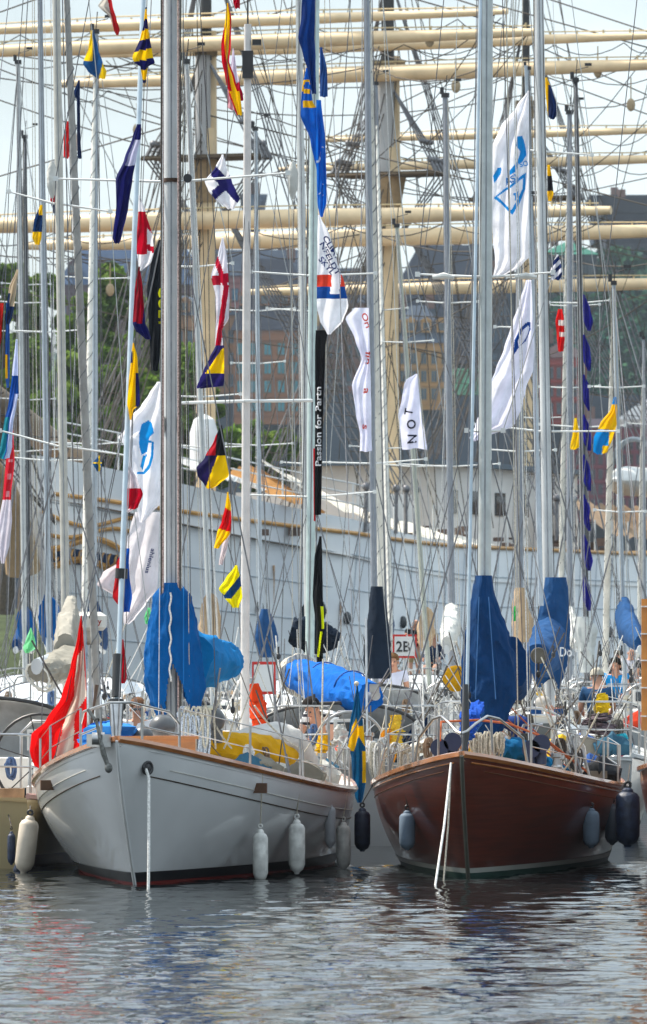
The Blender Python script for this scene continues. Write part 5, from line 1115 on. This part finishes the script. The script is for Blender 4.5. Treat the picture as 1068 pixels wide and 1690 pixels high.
# ================================================ FLAGS
N, Y_, W_, RD, BK = '1a1c5a', 'f2c60a', 'e9e9ee', 'c0122a', '14161a'
G1 = 'signal flags on the halyard up the white bow forestay'; G2_ = 'signal flags on the halyard left of the white mizzen mast'
def diag(px, py, x0, y0, x1, y1): return (px - x0) * (y1 - y0) - (py - y0) * (x1 - x0) > 0
flag('drooping flag striped yellow and navy near the top of the bow forestay', 65.2, [(12, 240, 242), (40, 237, 244), (60, 232, 247), (95, 218, 253), (104, 222, 256), (110, 232, 244), (137, 236, 241)],
     lambda x, y, u, v: int((y + (x - 236) * .25) / 16.5) % 2, [N, Y_], group=G1)
flag('long navy pennant drooping beside the bow forestay, pale near its top', 65.0, [(205, 226, 233), (225, 219, 233), (262, 205, 225), (295, 191, 219), (340, 192, 212), (395, 186, 200), (402, 190, 196)],
     lambda x, y, u, v: 1 if (232 < y < 272 and u > .35 - (y - 232) * .002) else 0, [N, 'bfc0d8'], group=G1)
flag('white flag with a bold red field hanging right of the bow forestay', 65.3, [(322, 229, 231), (348, 228, 240), (390, 226, 252), (415, 226, 254), (432, 228, 250), (447, 229, 234)],
     lambda x, y, u, v: 0 if (y < 350 or (x > 243 and y > 388 - (254 - x)) or (y > 420)) and not (x > 240 and abs(y - 412 + (254 - x) * .4) < 5) else 1, [W_, 'b80f2c'], group=G1)
flag('dark red triangular flag with a navy lower corner', 65.3, [(440, 229, 231), (480, 222, 236), (534, 219, 240), (546, 224, 246), (560, 240, 249)],
     lambda x, y, u, v: 1 if (x > 234 + (540 - y) * .12 and y > 490) or y > 532 + (x - 220) * .1 else 0, ['8f0d24', N], group=G1)
flag('yellow flag with a navy edge folded along the bow forestay', 65.2, [(566, 219, 221), (590, 216, 227), (640, 212, 230), (668, 210, 231), (676, 212, 220), (693, 214, 217)],
     lambda x, y, u, v: 1 if (x > 224 and y > 615) or (x < 219 and 580 < y < 598) else 0, [Y_, N], group=G1)
flag('white and red flag with a red half disc low on the bow forestay', 65.2, [(770, 205, 216), (790, 209, 226), (815, 209, 236), (838, 210, 228), (845, 209, 214)],
     lambda x, y, u, v: 1 if (y > 806 and y < 840 and x > 208) else 0, ['d8cfd6', 'b50d28'], group=G1)
flag('small red white and blue tricolour at the foot of the bow forestay', 65.0, [(905, 206, 214), (928, 192, 213), (950, 190, 214), (985, 186, 218), (1010, 203, 214)],
     lambda x, y, u, v: (0 if u < .3 else 1) if x < 202 else (2 if x > 203 else 1), ['b41c24', W_, '1a52a8'], group=G1)
flag('small dark red pennant below the tricolour, beside the furling drum', 66, [(1055, 202, 204), (1090, 200, 208), (1120, 199, 209), (1128, 201, 206)], lambda *a: 0, ['a00f22'], group=G1)
flag('yellow and red flag hanging in a long fold at the top', 71, [(5, 374, 377), (30, 372, 382), (75, 365, 381), (100, 366, 378), (130, 372, 388), (155, 378, 396), (178, 386, 399), (190, 391, 400)],
     lambda x, y, u, v: 0 if abs(x - (375 + (y > 80) * (y - 80) * .17 + (y > 150) * (y - 150) * .2)) < 4.5 + (y > 150) * 4 and not (u > .8 and y < 150) else 1, [Y_, 'c01226'], group=G2_)
flag('white pennant with a red lower edge beside the yellow and red fold', 71.3, [(80, 384, 386), (110, 381, 390), (140, 380, 396), (155, 380, 401), (166, 390, 402)],
     lambda x, y, u, v: 1 if y - 130 > (400 - x) * .8 and x > 383 else 0, ['d8cfe0', 'a81238'], group=G2_)
flag('pale pink fold of a flag below the white pennant', 71.5, [(130, 377, 381), (155, 375, 382), (178, 375, 386), (182, 382, 385)], lambda *a: 0, ['d9a8b4'], group=G2_)
flag('white flag crossed by a navy saltire at the height of the lowest spreader', 70.5, [(255, 366, 369), (275, 356, 374), (300, 338, 383), (315, 344, 390), (328, 354, 396), (345, 376, 386)],
     lambda x, y, u, v: 1 if abs(y - (286 + (x - 356) * 1.05)) < 12 and 348 < x < 396 or abs(y - (310 - (x - 366) * .9)) < 10 and 350 < x < 386 else 0, [W_, '23215f'], group=G2_)
flag('long white flag with a red cross twisting down the halyard', 70.5, [(392, 366, 369), (420, 360, 374), (455, 348, 377), (490, 356, 379), (525, 357, 378), (545, 356, 366), (573, 355, 368)],
     lambda x, y, u, v: 1 if abs(x - (354 + (y - 420) * .35 if y < 470 else 374 - (y - 470) * .14)) < 4.5 or abs(y - (462 - (x - 360) * .3)) < 8 else 0, ['dcdce6', 'b01232'], group=G2_)
flag('navy flag with a yellow triangle below the red crossed flag', 70.4, [(570, 356, 370), (590, 346, 370), (612, 336, 370), (628, 329, 370), (636, 325, 369), (641, 325, 334)],
     lambda x, y, u, v: 1 if inpoly(x, y, [(366, 576), (371, 574), (371, 617), (338, 617)]) else 0, ['26215e', Y_], group=G2_)
flag('flag quartered red black navy and yellow hanging by its corner', 70.4, [(702, 364, 367), (725, 354, 370), (755, 338, 374), (772, 324, 377), (785, 326, 378), (800, 337, 360), (806, 341, 350)],
     lambda x, y, u, v: (1 if x > 359 + (y - 702) * -.02 - (755 - y) * -.0 + (702 - y) * .05 else 0) if y < 752 and x + (y - 752) * -.3 > 330 and y < 760 - (365 - x) * .28 else (3 if x > 341 + (800 - y) * .36 else 2), ['b10f22', '1d1f24', '1f1a48', Y_], group=G2_)
flag('yellow and red flag folded narrow over the tall ship hull', 70.6, [(812, 375, 377), (835, 372, 381), (860, 366, 382), (880, 358, 380), (905, 353, 362)],
     lambda x, y, u, v: 0 if y < 838 + (x - 372) * .6 or y > 872 + (x - 360) * .3 else 1, ['f0c808', 'c8141c'], group=G2_)
flag('thin white and crimson fold below the yellow and red flag', 70.9, [(838, 378, 382), (870, 376, 383), (900, 366, 376), (932, 361, 368)], lambda x, y, u, v: 1 if 868 < y < 885 and u < .7 else 0, ['d6cccf', '9a2238'], group=G2_)
flag('small blue flag with two yellow bars, lowest on the halyard', 70.4, [(933, 388, 392), (955, 372, 397), (972, 361, 399), (985, 370, 400), (1003, 384, 394)],
     lambda x, y, u, v: 0 if inpoly(x, y, [(386, 930), (396, 930), (396, 950), (370, 982), (358, 972)]) or x + (y - 960) * .6 > 404 + (960 - y) * .2 or y > 988 else 1, ['f0e010', '163e70'], group=G2_)
flag('white and red flag cut by the top edge above the beige mast', 90, [(-12, 176, 182), (10, 162, 186), (30, 182, 192), (50, 188, 198), (58, 192, 196)], lambda x, y, u, v: 1 if x > 178 + y * .2 else 0, ['c8c2b8', 'b01c22'], group='flags by the left masts')
flag('tiny crimson flag cut by the top edge beside the mizzen', 71, [(-14, 384, 397), (5, 385, 396), (14, 388, 396)], lambda *a: 0, ['b00f2a'], group=G2_)
flag('yellow and blue flag wrapped over a blue grey masthead', 117.5, [(50, 150, 155), (80, 146, 162), (105, 137, 170), (118, 145, 176), (130, 162, 174)], lambda x, y, u, v: 0 if (x < 153 and y < 100) or x > 163 + (130 - y) * .25 and x > 160 else 1, ['e8c20e', '1c4a7c'], group='flags by the left masts')
flag('thin navy streamer hanging left of the flagged masthead', 100, [(132, 129, 132), (155, 121, 132), (165, 127, 132), (225, 127, 133), (262, 128, 135)], lambda *a: 0, ['16284e'], group='flags by the left masts')
flag('red and white flag hanging beside the thin navy streamer', 101, [(200, 110, 113), (225, 105, 116), (258, 105, 114), (262, 108, 112)], lambda x, y, u, v: 0, ['c42428'], group='flags by the left masts')
flag('pale fold beside the thin navy streamer', 101.2, [(210, 122, 124), (235, 121, 130), (250, 124, 130)], lambda *a: 0, ['d8cfc2'], group='flags by the left masts')
flag('navy and red flag furled against the beige mast', 100, [(262, 90, 92), (290, 84, 93), (330, 83, 92), (352, 88, 94)], lambda x, y, u, v: 1 if 308 < y < 335 else 0, ['1a2752', 'a81c28'], group='flags by the left masts')
flag('navy and yellow flag hanging low left of the beige mast', 101, [(338, 66, 70), (365, 56, 70), (392, 53, 69), (404, 58, 66)], lambda x, y, u, v: 1 if y > 382 or (x > 64 and y < 355) else 0, ['12305c', 'e0b80e'], group='flags by the left masts')
# dark banner with yellow letters
flag('black banner with yellow letters behind the bow forestay', 80, [(396, 262, 268), (430, 250, 268), (480, 243, 268), (540, 246, 267), (590, 248, 264), (612, 250, 261)], lambda *a: 0, ['1c2026'], name='banner', cat='banner', fold=.06,
     texts=(('CULT', 'f0ee10', 262, 472, 26, 90, 1.05),), group='dark banners')
flag('long black banner lettered Passion for Partners hanging by the pale green mast', 86.5, [(545, 521, 541), (575, 520, 537), (700, 520, 533), (800, 519, 531), (850, 519, 530)], lambda x, y, u, v: 0, ['141417'], name='banner', cat='banner', fold=.02,
     texts=(('Passion for Partn', 'e8e8ea', 530, 770, 13.5, -90, 1.42),), group='dark banners')
flag('black banner with a yellow stripe hanging to the deck below the lettered one', 86.7, [(885, 527, 531), (920, 519, 532), (985, 516, 533), (1030, 521, 535), (1098, 523, 533)], lambda x, y, u, v: 1 if (1003 < y < 1040 and u > .7) or (1042 < y < 1082 and .1 + (1080 - y) * .012 < u < .4 + (1080 - y) * .012) else 0, ['16171b', 'e4ee12'], name='banner', cat='banner', fold=.05, group='dark banners')
flag('thin red ribbon edge beside the lettered black banner', 86.8, [(740, 517, 520), (860, 518, 521)], lambda *a: 0, ['b4202a'], name='ribbon', cat='ribbon', res=(3, 10))
# blue flags and white club flags on the pale green mast
flag('dark blue flag drooping from the top edge beside the pale green mast', 86, [(-20, 499, 520), (30, 497, 520), (62, 492, 519), (90, 500, 521), (118, 508, 521), (155, 515, 522)], lambda *a: 0, ['0c2f6e'], group='blue flags on the pale green mast')
flag('mid blue flag with yellow scrolls below the dark blue one', 86.3, [(112, 505, 514), (150, 498, 514), (168, 497, 516), (190, 496, 530), (230, 512, 536), (290, 524, 538)], lambda x, y, u, v: 1 if (abs(((x - 507) ** 2 + (y - 142) ** 2) ** .5 - 9) < 3 and x < 512) or (168 < y < 176 and x > 500) else 0, ['1258b4', 'd8a818'], group='blue flags on the pale green mast')
flag('steel blue flag edge showing right of the pale green mast', 87.5, [(78, 528, 532), (115, 528, 540), (160, 528, 541)], lambda *a: 0, ['28508e'], group='blue flags on the pale green mast')
flag('bright blue flag with white script hanging right of the pale green mast', 86.2, [(165, 522, 530), (230, 522, 537), (300, 523, 539), (335, 524, 539), (358, 528, 533)], lambda *a: 0, ['1168c8'], texts=(('J', 'e8eef8', 525, 262, 30, 15, .7), ('L', 'e8eef8', 525, 320, 26, 20, .7)), group='blue flags on the pale green mast')
flag('white club flag printed with navy lettering and a red and blue block', 85.8, [(355, 525, 528), (390, 524, 545), (430, 524, 556), (470, 523, 569), (505, 523, 575), (530, 528, 566), (552, 540, 546)],
     lambda x, y, u, v: (1 if x < 547 or x > 562 else 0) if 452 < y < 473 and not (547 <= x <= 560) else ((2 if (475 < y < 494 and (x < 545 or x > 560)) or (484 < y < 494) else 0)), [W_, 'd0402c', '12458c'],
     texts=(('CLIM.', '1c2f6a', 532, 392, 13, 58, 1.3), ('NFELDT', '1c2f6a', 527, 402, 12, 62, 1.4), ('SKYL', '1c2f6a', 525, 428, 13, 50, 1.2)), name='club_flag', cat='flag', group='white club flags', res=(36, 50))
flag('tall narrow white flag with orange red lettering down its edge', 84, [(508, 585, 609), (525, 570, 609), (560, 586, 610), (592, 597, 611), (635, 581, 612), (680, 587, 613), (720, 595, 613), (745, 594, 614)],
     lambda *a: 0, ['dfe0f2'], texts=(('Ori', 'd8584a', 596, 518, 13, 70, 1.4), ('fin', 'd8584a', 604, 580, 14, 95, 1.6), ('a', 'd8584a', 601, 640, 14, 95, 1.6), ('s', 'd8584a', 599, 700, 14, 95, 1.6)), name='club_flag', cat='flag', group='white club flags', fold=.07, res=(24, 50))
flag('small white flag lettered NOT, its letters reading upwards, right of the main mast', 110, [(617, 686, 690), (626, 671, 692), (634, 667, 692), (660, 663, 694), (685, 657, 696), (715, 661, 701), (737, 663, 705), (741, 664, 705)],
     lambda *a: 0, ['dcdcf0'], texts=(('N', '1c2030', 687, 733, 21, -88, 1), ('O', '1c2030', 685, 709, 20, -85, 1), ('T', '1c2030', 680, 686, 19, -80, .9)), name='club_flag', cat='flag', group='white club flags', res=(24, 40))
def shield(x, y):
    P_ = [(815, 326), (868, 285), (867, 312), (858, 335), (846, 354)]; Q = [(821, 325), (863, 295), (862, 312), (853, 332), (844, 346)]
    if inpoly(x, y, P_) and not inpoly(x, y, Q): return 1
    if inpoly(x, y, [(854, 225), (862, 224), (867, 243), (869, 256), (862, 268), (856, 270), (852, 282), (838, 292), (842, 280), (854, 266), (859, 250), (852, 240)]): return 1
    if inpoly(x, y, [(822, 276), (828, 278), (826, 288), (816, 302), (814, 290)]): return 1
    if inpoly(x, y, [(846, 320), (856, 316), (854, 328), (850, 332), (850, 324)]): return 1
    return 0
flag('large white flag with a blue crown and shield outline beside the right hand mast', 87, [(150, 871, 873), (175, 853, 873), (210, 826, 873), (240, 813, 873), (300, 812, 873), (350, 812, 873), (400, 814, 873), (425, 817, 873), (440, 817, 860), (458, 814, 829)],
     lambda x, y, u, v: shield(x, y), [W_, '1488d0'], texts=(('ASI', '1488d0', 836, 306, 15, -28, 1.1), ('SO', '1488d0', 858, 277, 12, -15, 1)), name='club_flag', cat='flag', group='white club flags', res=(100, 170), fold=.09, kf=2)
flag('large white flag with a single navy letter D trailing to the left', 87.2, [(462, 868, 877), (500, 857, 879), (540, 843, 881), (575, 832, 882), (610, 818, 880), (640, 806, 868), (670, 797, 862), (700, 785, 850), (722, 775, 800), (728, 779, 785)],
     lambda x, y, u, v: 1 if inpoly(x, y, [(848, 586), (849, 562), (858, 543), (868, 533), (876, 531), (876, 543), (868, 563), (856, 574)]) and not inpoly(x, y, [(856, 572), (855, 562), (863, 545), (872, 537), (874, 540), (870, 554), (862, 567)]) else 0, ['e2e2ef', '153f86'], name='club_flag', cat='flag', group='white club flags', res=(80, 130), fold=.08, kf=2)
def badge(x, y):
    if inpoly(x, y, [(230, 715), (234, 700), (245, 694), (250, 697), (254, 714), (246, 722), (243, 745), (234, 752), (230, 735)]): return 1
    if inpoly(x, y, [(254, 728), (253, 755), (247, 773), (238, 783), (226, 783), (227, 779), (237, 778), (244, 768), (249, 752), (250, 731), (243, 731), (243, 727)]): return 1
    if inpoly(x, y, [(236, 752), (243, 750), (239, 762), (236, 776), (232, 770)]): return 1
    return 0
flag('large white flag with a solid blue badge behind the bow forestay', 82, [(630, 259, 266), (650, 246, 266), (670, 233, 266), (690, 213, 266), (710, 205, 266), (722, 195, 266), (735, 205, 266), (790, 214, 266), (830, 222, 265), (848, 228, 250), (862, 230, 238)],
     lambda x, y, u, v: badge(x, y), [W_, '1488d0'], name='club_flag', cat='flag', group='white club flags', res=(84, 120), fold=.08)
flag('torn looking white flag hanging below the badge flag', 82.4, [(845, 222, 264), (870, 215, 263), (900, 206, 262), (940, 205, 262), (970, 212, 260), (995, 208, 242), (1022, 202, 222), (1030, 205, 212)], lambda *a: 0, ['dcd8dc'], name='club_flag', cat='flag', group='white club flags', texts=(('ahlenius', '2a3a6a', 250, 905, 10, 105, 1.3),), fold=.08)
flag('pale flag fold left of the torn white flag', 82.2, [(925, 200, 208), (945, 170, 208), (965, 160, 206), (985, 190, 205)], lambda *a: 0, ['d6ccd0'], name='club_flag', cat='flag', group='white club flags')
# right side flags
flag('navy and yellow flag bunched beside the right mast near the top', 92, [(128, 899, 903), (150, 900, 912), (180, 903, 921), (192, 905, 918), (197, 909, 915)], lambda x, y, u, v: 1 if x < 905 + (y < 140) * 3 else 0, ['1a2c58', 'e0b414'], group='flags beside the right hand masts')
flag('dark and yellow flag rolled beside the right mast', 92, [(272, 903, 908), (300, 903, 912), (320, 903, 914), (332, 905, 910)], lambda x, y, u, v: 1 if y < 290 or y > 315 else 0, ['2a2c34', 'e0b414'], group='flags beside the right hand masts')
flag('navy and white chequered flag beside the right mast', 93, [(420, 919, 922), (435, 912, 926), (448, 908, 928), (462, 911, 926)], lambda x, y, u, v: int((x + y) / 8) % 2, ['1c2c5c', 'd4d4dc'], group='flags beside the right hand masts')
flag('small red and white flag beside the right mast', 100, [(510, 921, 928), (530, 917, 932), (552, 919, 933), (580, 921, 930)], lambda x, y, u, v: 1 if (528 < y < 538 or 548 < y < 556) and u > .3 else 0, ['cc1c1c', 'd8d0cc'], group='flags beside the right hand masts')
flag('plain yellow flag hanging by the black carbon mast', 112, [(690, 948, 952), (715, 945, 956), (738, 941, 956), (742, 942, 950)], lambda *a: 0, ['e8c20c'], group='flags beside the right hand masts')
flag('bright blue and yellow flag blowing left of the thin right mast', 105, [(655, 1013, 1017), (675, 1008, 1019), (700, 990, 1018), (722, 980, 1012), (745, 979, 1003), (750, 986, 994)], lambda x, y, u, v: 1 if (y < 708 and y > 672) or (x > 1005 and y > 668) or (x > 994 and y > 735) else 0, ['0f7cc0', 'e8b60e'], name='national_flag', cat='flag', group='flags beside the right hand masts')
for k in range(8):
    y0 = 486 + 66 * k
    flag('violet blue pennant on the black mast, number %s from the top of its string' % ('one two three four five six seven eight'.split()[k]), 113, [(y0, 962, 965), (y0 + 22, 962, 974), (y0 + 44, 963, 979 - (k % 3) * 3), (y0 + 60, 970, 975)], lambda x, y, u, v: 1 if ((x - 970) ** 2 + (y % 66 - 20) ** 2) < 6 else 0, ['20207a', '9090c8'], name='pennant', cat='pennant', group='violet pennants on the black mast', res=(10, 16))
# left edge flags
flag('white and blue banner trailing at the left edge', 90, [(560, 26, 29), (620, 20, 30), (650, 16, 31), (665, 14, 28), (700, 6, 22), (740, 0, 20), (757, -6, 16)], lambda x, y, u, v: 0 if y < 622 or (y > 650 and u > .6) else (1 if y < 690 or u > .5 else 2), ['c9d2ee', '164c9c', '1a8090'], name='banner', cat='banner', group='banners at the left edge', fold=.06)
flag('red and white lettered banner below the blue one at the left edge', 90.3, [(710, 14, 22), (760, 10, 24), (820, 5, 18), (860, -2, 20), (900, -4, 16), (930, 2, 8)], lambda x, y, u, v: (1 if int(y / 9) % 3 == 0 and .3 < u < .8 else 0) if y < 825 else 2, ['c82a3a', 'e0a0a8', 'd4d0da'], name='banner', cat='banner', group='banners at the left edge', fold=.05)
flag('thin blue and yellow streamer at the left edge', 92, [(500, 10, 16), (560, 9, 16), (620, 9, 16), (640, 11, 15)], lambda x, y, u, v: 1 if 585 < y < 625 and u < .6 else 0, ['2a58a0', 'd0a41c'], name='banner', cat='banner', group='banners at the left edge')
flag('beige and navy flag drooping at the left edge above the streamer', 92, [(445, 27, 31), (475, 15, 27), (500, 12, 24), (525, 8, 20), (535, 10, 16)], lambda x, y, u, v: 1 if y > 505 or (u < .3 and y > 485) else 0, ['b8a890', '1a2c50'], group='banners at the left edge')
flag('red streamer at the very left edge', 92, [(500, -6, 6), (560, -4, 3), (575, -4, 0)], lambda *a: 0, ['a8201c'], name='banner', cat='banner', group='banners at the left edge')
flag('tiny blue and yellow flag near the tall ship forecastle', 110, [(752, 162, 166), (765, 153, 168), (778, 160, 168)], lambda x, y, u, v: 1 if abs(y - 764) < 2 or abs(x - 164) < 1.5 else 0, ['164c80', 'd8b41c'], name='national_flag', cat='flag', res=(12, 12))
# ensigns
def denmark(x, y, u, v):
    return 1 if inpoly(x, y, [(127, 1085), (138, 1068), (142, 1150), (124, 1180), (120, 1262), (84, 1275), (106, 1190), (122, 1150)]) else 0
flag('large red and white ensign draped from a staff left of the pale grey bow', 68.4, [(1016, 133, 135), (1050, 128, 138), (1100, 117, 141), (1150, 102, 142), (1190, 76, 143), (1212, 52, 142), (1240, 49, 138), (1262, 56, 130), (1270, 70, 120)],
     denmark, ['e01416', 'dccdbf', 'b01018'], name='ensign', cat='flag', res=(50, 70), fold=.12, kf=2.5, group='ensigns on stern staffs')
t = thing('flag_staff', 'pale staff carrying the large red and white ensign', 'flag staff', at(143, 1270, 69), 'ensign staffs'); obj('pole', MB().line(at(143, 1275, 69), at(140, 1008, 69), .014, 8), STEEL, t); obj('socket', MB().tube([at(143, 1280, 69), at(143, 1262, 69)], .025, 8), BLACK, t)
def sweden(x, y, u, v): return 1 if inpoly(x, y, [(581, 1200), (588, 1185), (592, 1200), (601, 1196), (602, 1232), (592, 1214), (584, 1240), (573, 1236)]) or (x > 598 and y > 1240 and y < 1292) else 0
flag('blue ensign with a yellow cross furled down its staff between the two bows', 77.2, [(1132, 589, 591), (1160, 584, 594), (1190, 578, 599), (1228, 573, 603), (1250, 580, 604), (1290, 582, 604), (1315, 586, 600), (1325, 590, 597)], sweden, ['12537c', 'eab608'], name='ensign', cat='flag', res=(40, 70), fold=.05, group='ensigns on stern staffs')
t = thing('flag_staff', 'thin staff with a ball top carrying the blue and yellow ensign', 'flag staff', at(600, 1290, 77.6), 'ensign staffs'); obj('pole', MB().line(at(600, 1300, 77.6), at(589, 1130, 77.3), .012, 8), STEEL, t); obj('finial', MB().ball(at(588.5, 1128, 77.3), .028), plain('c9c0b0'), t)
flag('small pale green pennant by the flaked sail', 73, [(1036, 50, 52), (1055, 43, 58), (1070, 38, 59), (1078, 42, 46)], lambda *a: 0, ['7fd09a'], name='pennant', cat='pennant', res=(8, 12))
flag('small green pennant left of the bright blue mast cover', 95, [(1003, 243, 248), (1020, 238, 250), (1030, 240, 246)], lambda *a: 0, ['6fca8e'], name='pennant', cat='pennant', res=(8, 12))
flag('small green patch pennant on the cream cover', 102, [(1000, 849, 852), (1012, 846, 854), (1025, 848, 852)], lambda *a: 0, ['28b04c'], name='pennant', cat='pennant', res=(8, 12))
flag('grey white streamer twisting down in front of the blue banner mast', 96, [(300, 116, 120), (340, 120, 130), (390, 118, 131), (400, 126, 131)], lambda *a: 0, ['c4c6c8'], name='streamer', cat='streamer', res=(8, 20))
# halyards that carry the signal flags
for i, (x0, y0, x1, y1, d, lab) in enumerate(((243, -10, 205, 1120, 65.3, 'thin halyard carrying the signal flags up the bow forestay'), (374, -10, 382, 1010, 70.8, 'thin halyard carrying the signal flags left of the mizzen mast'), (962, 300, 972, 1060, 113, 'thin halyard carrying the violet pennants'), (873, 80, 880, 740, 87.3, 'thin halyard carrying the two large white flags at the right'))):
    tag(obj('flag_halyard', MB().line(at(x0, y0, d), at(x1, y1, d), .004, 5), ROPED), lab, 'rope')
tag(obj('flag_pole', MB().tube([at(893, 1000, 87.5), at(868, 108, 87.5)], [.035, .02], 8), MG), 'slim light flagpole carrying the two large white flags at the right', 'flag pole')

# ================================================ PEOPLE
def foot(px, ytop, d, h): p = at(px, ytop, d); return Vector((p.x, d, p.z - h))
STRIPE = mat('shirt_stripes', (.5, .5, .52), .9, var=.0)
def stripes():
    m = bpy.data.materials.new('striped_shirt'); m.use_nodes = True; n = m.node_tree; b = n.nodes['Principled BSDF']; b.inputs['Roughness'].default_value = .9
    t = n.nodes.new('ShaderNodeTexCoord'); w_ = n.nodes.new('ShaderNodeTexWave'); w_.bands_direction = 'Z'; w_.inputs['Scale'].default_value = 3.2; r = n.nodes.new('ShaderNodeValToRGB'); r.color_ramp.interpolation = 'CONSTANT'
    r.color_ramp.elements[0].color = (.02, .02, .03, 1); r.color_ramp.elements[1].position = .28; r.color_ramp.elements[1].color = (.68, .68, .68, 1)
    n.links.new(t.outputs['Object'], w_.inputs[0]); n.links.new(w_.outputs[0], r.inputs[0]); n.links.new(r.outputs[0], b.inputs[0]); return m
pi = math.pi
person('man in sunglasses and a white shirt behind the pale grey bow', foot(228, 1154, 84, 1.3), pi, SIT, 'e4e4e6', '2a3040', '6a4a34', sleeves=.1, glasses=True)
person('man in a black and white striped shirt leaning over under the blue boom cover', foot(552, 1158, 80.6, 1.44), pi * .80, BEND, 'ffffff', '20242c', '1c1614', stripes=stripes(), shorts=False)
person('crouching person in a navy cap on the deck between the two bows', foot(625, 1245, 79.6, .92), pi * .7, CROUCH, 'c9b8a8', '2a2c34', None, bald=True, hat='142850')
PX_ = dict(elR=(.25, .05, 1.16), wrR=(.05, .27, 1.14), elL=(-.25, .05, 1.16), wrL=(-.06, .27, 1.12), head=(-.02, .08, 1.59), crown=(-.03, .10, 1.69))
person('balding man in a black t-shirt standing above the red bordered sign', foot(683, 1018, 163, 1.76), pi * 1.15, PX_, '14161a', 'a8946c', None, bald=True)
person('blonde person in a dark blue jacket sitting beside the man in black', foot(718, 1045, 160, 1.30), pi * .9, SIT, '1c2c48', '1c2430', 'b08a4a', sleeves=1, longhair=True)
person('person in a white top with a red bag behind the red bordered sign', foot(648, 1082, 104, 1.7), pi, {}, 'd2d2e2', '1c2430', '6a4c30')
person('grey haired man in a blue shirt seated with his back to the camera', foot(986, 1104, 96, 1.31), 0, SIT, '2c4f74', '2a2c34', 'a8a294', sleeves=.7)
person('man in a pale cap bending beside the grey haired man', foot(957, 1148, 90, 1.5), pi * .5, BEND, '8a4a4c', '3a3a44', None, bald=True, hat='b8b4ae')
person('woman with dark hair in a bright blue top near the right edge', foot(1018, 1082, 112, 1.35), pi * .9, SIT, '1288cc', '1c1e24', '14120f', sleeves=.4, longhair=True)
person('bald man in a white shirt and dark jacket standing at the right edge', foot(1041, 1066, 150, 1.76), pi, PX_, 'c8c8d2', '20242c', None, bald=True, sleeves=1, shorts=False)
person('man in a dark polo shirt cut by the right edge', foot(1062, 1068, 148, 1.76), pi * 1.3, {}, '161a22', '20242c', '3a2a20', shorts=False)
person('person in a dark jacket standing left of the bald man', foot(1020, 1075, 152, 1.72), pi * .8, {}, '1a2030', '1a2030', '2a1c14', sleeves=1, shorts=False)
def buoy(label, px, py, d, r, c):
    t = thing('lifebuoy', label, 'lifebuoy', at(px, py, d)); p = at(px, py, d); obj('cover', MB().tube([p + Vector((0, .05, 0)), p + Vector((0, .02, 0)), p - Vector((0, .06, 0)), p - Vector((0, .09, 0))], [r * .8, r, r, r * .75], 20), cloth(c, .1), t); obj('bracket', MB().line(p, p - Vector((0, 0, r * 1.9)), .02), STEEL, t)
buoy('round yellow lifebuoy case left of the navy mast cover', 752, 1120, 96, .19, 'c8920c')
def floatdock():
    t = thing('pontoon', 'grey floating pontoon running across between the rows of yachts', 'pontoon', (0, 110.6, 0)); obj('deck', MB().box((0, 110.6, .42), (26, 1.2, .12)), TEAK, t, False)
    for k in range(9):
        obj('float', MB().box((-12 + 3 * k, 110.6, .12), (1.6, 1.0, .5)), plain('7c7c78'), t, False)
        obj('cleat', MB().tube([(-12.15 + 3 * k, 110.2, .56), (-11.85 + 3 * k, 110.2, .56)], .025, 6).line((-12 + 3 * k, 110.2, .48), (-12 + 3 * k, 110.2, .56), .02), STEEL, t)
floatdock()
for k, (x, lab) in enumerate(((500, 'two pale leaves adrift in front of the pale grey bow'),)):
    pass
for o in bpy.data.objects:
    if '_loc' in o: del o['_loc']
